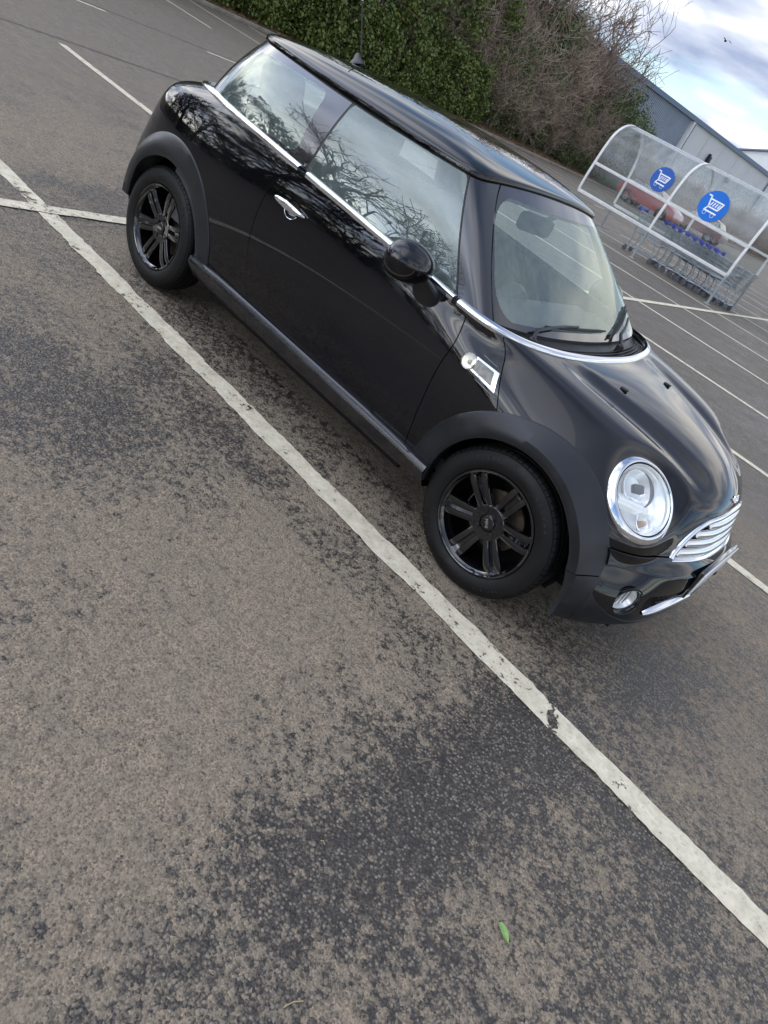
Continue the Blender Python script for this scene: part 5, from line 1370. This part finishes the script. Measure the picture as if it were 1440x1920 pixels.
for d, z in ((YC+7.5, 6.2), (YC+14.5, 5.6)):
    g = MB(); g.box(wp(d, .3, z), (.5, .45, .75), rot=rt, bev=.05); g.box(wp(d, .18, z+.45), (.25, .3, .25), rot=rt); g.build('wall_lamp', M['clad'], WH)
g = MB(); g.add([tuple(wp(0, 0, 0)), tuple(wp(0, -30, 0)), tuple(wp(0, -30, 10)), tuple(wp(0, 0, 8.3))], [(0, 1, 2, 3)]); g.add([tuple(wp(WL, 0, 0)), tuple(wp(WL, -30, 0)), tuple(wp(WL, -30, 10)), tuple(wp(WL, 0, 8.3))], [(0, 1, 2, 3)]); g.build('end_wall', M['cladwhite'], WH, smooth=False)
HS = empty('gabled_building', (-41, 135, 0), rz=R(10), label='distant pale building with a pointed gable rising past the right end of the warehouse', cat='building')
g = MB(); g.box((0, 0, 5.2), (14, 10, 10.4)); g.add([(-7, -5, 10.4), (7, -5, 10.4), (0, -5, 13.2)], [(0, 1, 2)]); g.build('wall', M['cladwhite'], HS, smooth=False)
g = MB(); g.box((-3.6, 0, 11.95), (8.0, 10.8, .22), rot=Matrix.Rotation(-math.atan2(2.8, 7), 3, 'Y')); g.box((3.6, 0, 11.95), (8.0, 10.8, .22), rot=Matrix.Rotation(math.atan2(2.8, 7), 3, 'Y')); g.build('roof', M['trimblue'], HS, smooth=False)
# ------------------------------------------------------------ red cars
M['red'] = mat('red_car_paint', (.30, .010, .018), .3, coat=1, coatr=.05); M['darkglass'] = mat('dark_car_window', (.015, .018, .02), .05, coat=1)
def red_car(x, y, rz, label):
    c = empty('parked_car', (x, y, 0), rz=rz, label=label, cat='car', group=None)
    prof = [(-2.0, .35), (-2.06, .55), (-2.02, .80), (-1.85, .95), (-1.0, 1.0), (1.05, .98), (1.70, .88), (2.0, .72), (2.08, .50), (2.02, .28)]
    def lvl(x_, z_, y_): return (x_, y_, z_)
    g = MB(); rows = []
    for w, dz, sx_ in ((-.86, 0, .97), (-.885, 0, 1.0), (-.80, .03, 1.0), (-.5, .05, 1.01), (0, .06, 1.015), (.5, .05, 1.01), (.80, .03, 1.0), (.885, 0, 1.0), (.86, 0, .97)):
        rows.append([(a*sx_, w*(1 if b < .9 else .97), (b+dz*(b > .6))) for a, b in prof])
    g.grid(rows); 
    for s in (-1, 1):
        n = len(prof); g.add([(a*.985, s*.872, b) for a, b in prof], [tuple(range(n)) if s < 0 else tuple(reversed(range(n)))])
    g.build('body', M['red'], c, angle=40, recalc=True)
    g = MB(); cab = [(-1.75, .96), (-1.45, 1.38), (-.9, 1.47), (.1, 1.46), (.55, 1.36), (1.15, .98)]; g.grid([[(a*(1 if b < 1 else .97), w*(1 if b < 1 else .80), b+dz*(b > 1.3)) for a, b in cab] for w, dz in ((-.80, 0), (-.4, .03), (0, .04), (.4, .03), (.80, 0))])
    g.build('roof', M['red'], c, angle=40)
    for s in (-1, 1):
        g = MB(); g.grid([[(-1.62, s*.845, .97), (1.05, s*.845, .97)], [(-1.40, s*.665, 1.36), (.50, s*.665, 1.36)]]); g.build('side_window', M['darkglass'], c, smooth=False)
    for x_ in (-1.28, 1.28):
        for s in (-1, 1):
            w = bpy.data.objects.new('wheel', None); COL.objects.link(w); w.parent = c; m = frame(Vector((0, s, 0)), Vector((x_, s*.80, .31)))
            g = MB(); g.lathe([(.20, .10), (.30, .10), (.315, .08), (.315, -.10), (.20, -.10)], 28, m); g.build('tyre', M['rubber'], w)
            g = MB(); g.lathe([(.205, .09), (.19, .06), (.05, .075), (.0001, .08)], 20, m)
            g.build('rim', M['wire'], w)
            g = MB(); g.lathe([(.39, .094), (.32, .094), (.32, -.1)], 28, m); g.build('arch_shadow_lip', M['matt'], c)
red_car(-17.6, 42.0, R(0), 'red hatchback seen through the left half of the trolley shelter'); M['red'] = mat('maroon_car_paint', (.10, .012, .018), .3, coat=1, coatr=.05)
red_car(-17.1, 50.5, R(180), 'second darker red car parked behind the nested trolleys beyond the shelter')
# ------------------------------------------------------------ trees, hedge
def bark(name, c): return mat(name, c, .9, var=.35, vscale=4)
M['bark'] = bark('brown_bark', (.20, .15, .115)); M['twig'] = bark('reddish_twigs', (.33, .255, .19)); M['darkbark'] = bark('dark_bark', (.032, .027, .024))
def leafm(name, a, b):
    m, nt, N, L, p = nodes(name); tc = N.new('ShaderNodeTexCoord'); oi = N.new('ShaderNodeObjectInfo')
    n = new_noise(N, L, tc.outputs['Object'], 2.2, 5, .65); n2 = new_noise(N, L, tc.outputs['Object'], 14, 2, .5); c = mixc(N, L, mrange(N, L, n, .35, .65), a, b); c = mixc(N, L, mrange(N, L, n2, .55, .75, 0, .6), c, (b[0]*1.5, b[1]*1.25, b[2]*.8))
    L.new(c, p.inputs['Base Color']); p.inputs['Roughness'].default_value = .5; p.inputs['Specular IOR Level'].default_value = .35; return m
M['ivy'] = leafm('ivy_leaves', (.046, .086, .020), (.17, .205, .045)); M['ivy2'] = leafm('dull_ivy_leaves', (.06, .10, .034), (.15, .19, .07))
def branches(rnd, base, dirv, L_, r, depth, out, spread=.55, n=3, up=.25, seg=4, droop=0.0):
    p = Vector(base); d = Vector(dirv).normalized(); pts = [p.copy()]; 
    for i in range(seg):
        d = (d+Vector((rnd.gauss(0, .13), rnd.gauss(0, .13), rnd.gauss(0, .08)+up*.12-droop))).normalized(); p = p+d*(L_/seg); pts.append(p.copy())
    out.append((pts, r, r*(.62 if depth else .35), depth))
    if depth == 0: return
    k = n+(rnd.random() < .5)
    for j in range(k):
        t = rnd.uniform(.35, 1.0) if j else 1.0; q = pts[min(seg, max(1, int(round(t*seg))))]
        a = Vector((rnd.gauss(0, 1), rnd.gauss(0, 1), rnd.gauss(0, .7)+up)).normalized(); nd = (d*(1-spread)+a*spread).normalized()
        branches(rnd, q, nd, L_*rnd.uniform(.58, .85), r*rnd.uniform(.5, .68), depth-1, out, spread, n, up, seg, droop)
def tree_mesh(seed, stems, H, r0, depth, spread, n=3, lean=.35, minr=.006, up=.3, first=.40):
    rnd = random.Random(seed); out = []
    for s in range(stems):
        a = rnd.uniform(0, 2*PI); d = Vector((math.cos(a)*lean*rnd.random(), math.sin(a)*lean*rnd.random(), 1)); b = Vector((math.cos(a), math.sin(a), 0))*(.25*rnd.random() if stems > 1 else 0)
        branches(rnd, b, d, H*first*rnd.uniform(.8, 1.15), r0*rnd.uniform(.7, 1), depth, out, spread, n, up)
    tr, tw = MB(), MB()
    for pts, ra, rb, dp in out:
        k = len(pts); rr = [max(minr*.8, ra+(rb-ra)*i/(k-1)) for i in range(k)]
        (tr if dp >= depth-1 else tw).tube(pts, [max(minr, q) for q in rr], 6 if dp >= depth-1 else 3, caps=False)
    return tr, tw
def leaves_on(rnd, centres, per, size, mb, flat=.6):
    for c, rad in centres:
        for i in range(per):
            v = Vector((rnd.gauss(0, 1), rnd.gauss(0, 1), rnd.gauss(0, 1))); v = v.normalized()*rad*rnd.random()**.45; v.z *= flat+.4; p = c+v
            s = size*rnd.uniform(.6, 1.3); a = Vector((rnd.gauss(0, 1), rnd.gauss(0, 1), rnd.gauss(0, .6))).normalized(); nrm = (v.normalized()+Vector((rnd.gauss(0, .5), rnd.gauss(0, .5), rnd.gauss(.3, .5)))).normalized(); t = nrm.cross(a).normalized(); b = nrm.cross(t)
            mb.add([p-t*s*.5, p+b*s*.42+t*.05*s, p+t*s*.55, p-b*s*.42+nrm*s*.1], [(0, 1, 2, 3)])
def proto_ivy(seed, H, W_, per=34, leaf=.15, mt='ivy'):
    rnd = random.Random(seed); t = empty('ivy_tree', (0, 0, 0)); tr, tw = tree_mesh(seed, 3, H, .10, 2, .5, lean=.3); 
    tr.v += []; a = MB(); a.v, a.f, a.m = tr.v, tr.f, tr.m; a.build('trunk', M['bark'], t); tw.build('branches', M['bark'], t)
    cs = []
    for i in range(150):
        z = rnd.uniform(.03, 1)**1.15*H; w = W_*(math.sin(PI*min(1, (z/H)*.66+.22)))**.7*rnd.uniform(.45, 1.05); an = rnd.uniform(0, 2*PI); cs.append((Vector((math.cos(an)*w, math.sin(an)*w, z)), rnd.uniform(.22, .62)))
    m = MB(); leaves_on(rnd, cs, per, leaf, m); m.build('crown', M[mt], t, smooth=False); return t
def proto_bare(seed, stems, H, r0, depth, spread, tm='twig', name='bare_tree', minr=.007, n=3, first=.40, up=.3, ivy=0, lean=.35):
    t = empty(name, (0, 0, 0)); tr, tw = tree_mesh(seed, stems, H, r0, depth, spread, n=n, minr=minr, first=first, up=up, lean=lean); tr.build('trunk', M['bark' if tm == 'twig' else 'darkbark'], t); tw.build('branches', M[tm], t)
    if ivy:
        rnd = random.Random(seed+50); cs = [(Vector((rnd.gauss(0, .22), rnd.gauss(0, .22), rnd.uniform(.2, ivy))), rnd.uniform(.15, .42)) for _ in range(46)]; m = MB(); leaves_on(rnd, cs, 26, .12, m); m.build('ivy_crown', M['ivy2'], t, smooth=False)
    return t
def height(t):
    return max((v.co.z for ch in t.children for v in ch.data.vertices), default=1)
def hedge_top(y): return float(np.interp(y, [20, 38, 41, 44, 48, 52, 56, 62, 70], [8.8, 8.8, 8.2, 7.0, 5.4, 4.6, 3.9, 3.0, 2.4]))
def put(proto, spots, label, cat, group=None, sc=(1, 1)):
    rnd = random.Random(len(spots)*7+len(label))
    for i, q in enumerate(spots):
        x, y, z, s = q[:4]; o = proto.pop() if len(proto) > 3 and 0 else (proto[i % len(proto)] if i < len(proto) else copy_tree(proto[i % len(proto)]))
        o.location = (x, y, z); o.rotation_euler = (0, 0, rnd.uniform(0, 6.28)); o.scale = (s*rnd.uniform(.9, 1.1), s*rnd.uniform(.9, 1.1), s)
        lb = q[4] if len(q) > 4 else label; o['label'] = lb; o['category'] = cat
        if group and len(q) <= 4: o['group'] = group
rn = random.Random(21)
# evergreen, ivy-clad stretch (left of the bank)
iv = [proto_ivy(1, 6.5, 1.9), proto_ivy(2, 7.5, 2.1), proto_ivy(3, 5.2, 2.2)]
sp_ = []
y = 7.0
while y < 28.5:
    sp_.append((-24.0+rn.uniform(-.5, .5), y, .45, rn.uniform(.9, 1.15))); y += rn.uniform(1.9, 2.7)
y = 5.0
while y < 31: sp_.append((-27.2+rn.uniform(-.6, .6), y, .9, rn.uniform(1.2, 1.5))); y += rn.uniform(2.4, 3.2)
put(iv, sp_, 'ivy-covered evergreen tree in the green left stretch of the bank behind the car park', 'tree', 'ivy-covered trees on the bank')
# lower bushes at the foot of the bank
fb = [proto_ivy(5, 2.2, 1.05, per=40, leaf=.12), proto_ivy(6, 2.8, 1.2, per=38, leaf=.12)]; sp_ = []; y = 6.0
while y < 29: sp_.append((-22.75+rn.uniform(-.25, .25), y, .15, rn.uniform(.8, 1.15))); y += rn.uniform(1.2, 1.7)
put(fb, sp_, 'low green bush at the foot of the evergreen stretch beside the kerb', 'bush', 'low green bushes by the kerb')
# bare thicket
bt = [proto_bare(11, 7, 5.0, .045, 4, .62, ivy=0, minr=.009), proto_bare(12, 8, 4.6, .04, 4, .66, minr=.009), proto_bare(13, 6, 5.6, .05, 4, .6, ivy=2.4, minr=.009), proto_bare(14, 7, 4.2, .04, 4, .7, minr=.009)]
sp_ = []
hb_ = sum(height(q) for q in bt)/len(bt)
for row, (x0, y0, y1, st, s0) in enumerate(((-22.9, 27.5, 62, 1.25, .42), (-24.2, 26.5, 66, 1.2, .66), (-26, 27, 64, 1.4, .86), (-28, 27, 62, 1.6, 1.0))):
    y = y0
    while y < y1:
        f = hedge_top(y)/hb_; sp_.append((x0+rn.uniform(-.5, .5), y, .3+.3*row, s0*f*rn.uniform(.82, 1.08))); y += st*rn.uniform(.7, 1.3)
put(bt, sp_, 'brown leafless shrub tangled in the thicket on the bank behind the car park', 'shrub', 'leafless thicket shrubs on the bank')
# taller bare trees against the sky
tt = [proto_bare(31, 1, 10.5, .17, 5, .50, tm='bark', minr=.013, n=2, ivy=4.0, first=.34), proto_bare(32, 2, 8.5, .14, 5, .52, tm='bark', minr=.013, n=3, first=.34), proto_bare(33, 1, 10.0, .18, 5, .48, tm='bark', minr=.013, n=3, first=.34, ivy=5.5)]
put(tt, [(-26.5, y, .8, s) for y, s in ((29, 1.0), (31, .95), (33, 1.05), (35.3, 1.0), (37.2, 1.05), (39.4, 1.0), (41.6, .92), (43.8, .85), (46.0, .7), (47.8, .6), (45.0, .75), (42.0, 1.0), (36.2, 1.1), (38.3, 1.05), (40.4, 1.05), (42.6, .95), (41.0, 1.1), (43.2, 1.0), (44.4, .95))], 'tall bare tree rising above the thicket against the sky', 'tree', 'tall bare trees on the bank')
# green ivy shrubs inside the brown stretch
gs = [proto_ivy(41, 3.4, 1.3, per=60, leaf=.085, mt='ivy2'), proto_ivy(42, 4.2, 1.2, per=60, leaf=.085, mt='ivy2')]
put(gs, [(-24.6, 34.4, .5, 1.35), (-25.0, 36.0, .5, 1.5), (-23.8, 35.4, .3, 1.1), (-22.8, 43.2, .2, 1.25), (-22.6, 45.2, .2, 1.2), (-22.9, 41.2, .3, 1.0), (-23.0, 38.8, .3, .9), (-22.7, 47.0, .2, .95), (-23.5, 31.0, .3, 1.2)], 'rounded green ivy shrub among the brown leafless thicket', 'shrub', 'green shrubs in the thicket')
# scrub along the foot of the warehouse
lb = [(-24.5+(y-60)*.05+rn.uniform(-1, 1), y, 0, rn.uniform(.6, .95)) for y in np.arange(62, 100, 2.2)]
put([copy_tree(bt[0]), copy_tree(bt[3])], lb, 'low bare bush along the foot of the white warehouse wall', 'shrub', 'low bushes before the warehouse')
# bare trees on the near side of the car park: they stand behind the viewer and show in the windows and paint
nb = [proto_bare(51, 1, 11, .22, 5, .55, tm='darkbark', minr=.012, n=3, first=.34), proto_bare(52, 1, 10, .20, 5, .58, tm='darkbark', minr=.012, n=3, first=.34)]
put(nb, [(-11.5, -9.5, 0, 1.12, 'bare spreading tree behind the viewer, nearest the rear of the black car'), (-17.0, -7.6, 0, 1.15, 'bare spreading tree behind the viewer, farthest to the left'), (-10.5, -13.5, 0, 1.35, 'bare spreading tree behind the viewer, farthest from the car'), (2.5, -19, 0, .8, 'bare spreading tree behind the viewer, to the right')], '', 'tree')
hb = [copy_tree(iv[0]), copy_tree(iv[2])]
put([copy_tree(iv[0]), copy_tree(iv[1])], [(-14.5, -11.5, 0, 1.15), (-17.5, -10, 0, 1.2), (-12.5, -15.5, 0, 1.1), (-21, -8.5, 0, 1.2), (-16, -14.5, 0, 1.3), (-25, -7.5, 0, 1.2)], 'broad ivy-clad tree in the group behind the viewer at the rear of the car', 'tree', 'ivy-clad trees behind the viewer')
put(hb, [(x, -21.5+rn.uniform(-.6, .6), 0, rn.uniform(.42, .6)) for x in np.arange(-34, 26, 2.6)], 'ivy hedge bush in the row behind the viewer', 'bush', 'hedge bushes behind the viewer')
# a bird in the sky
g = MB(); g.lathe([(.0001, -.20), (.04, -.14), (.06, 0), (.035, .12), (.0001, .2)], 10, Matrix.Rotation(PI/2, 4, 'X')); bd = tag(g.build('bird', M['matt']), label='small dark bird flying high over the warehouse', cat='bird')
for s in (-1, 1):
    g = MB(); g.grid([[(0, -.09, .02), (0, .09, .02)], [(s*.22, -.09, .12), (s*.22, .06, .12)], [(s*.46, -.08, .04), (s*.46, -.02, .04)]]); g.build('wing', M['matt'], bd)
bd.location = (.81+60*math.cos(R(113.6)), -3.08+60*math.sin(R(113.6)), 1.58+60*math.tan(R(8.65))); bd.rotation_euler = (0, 0, R(50))
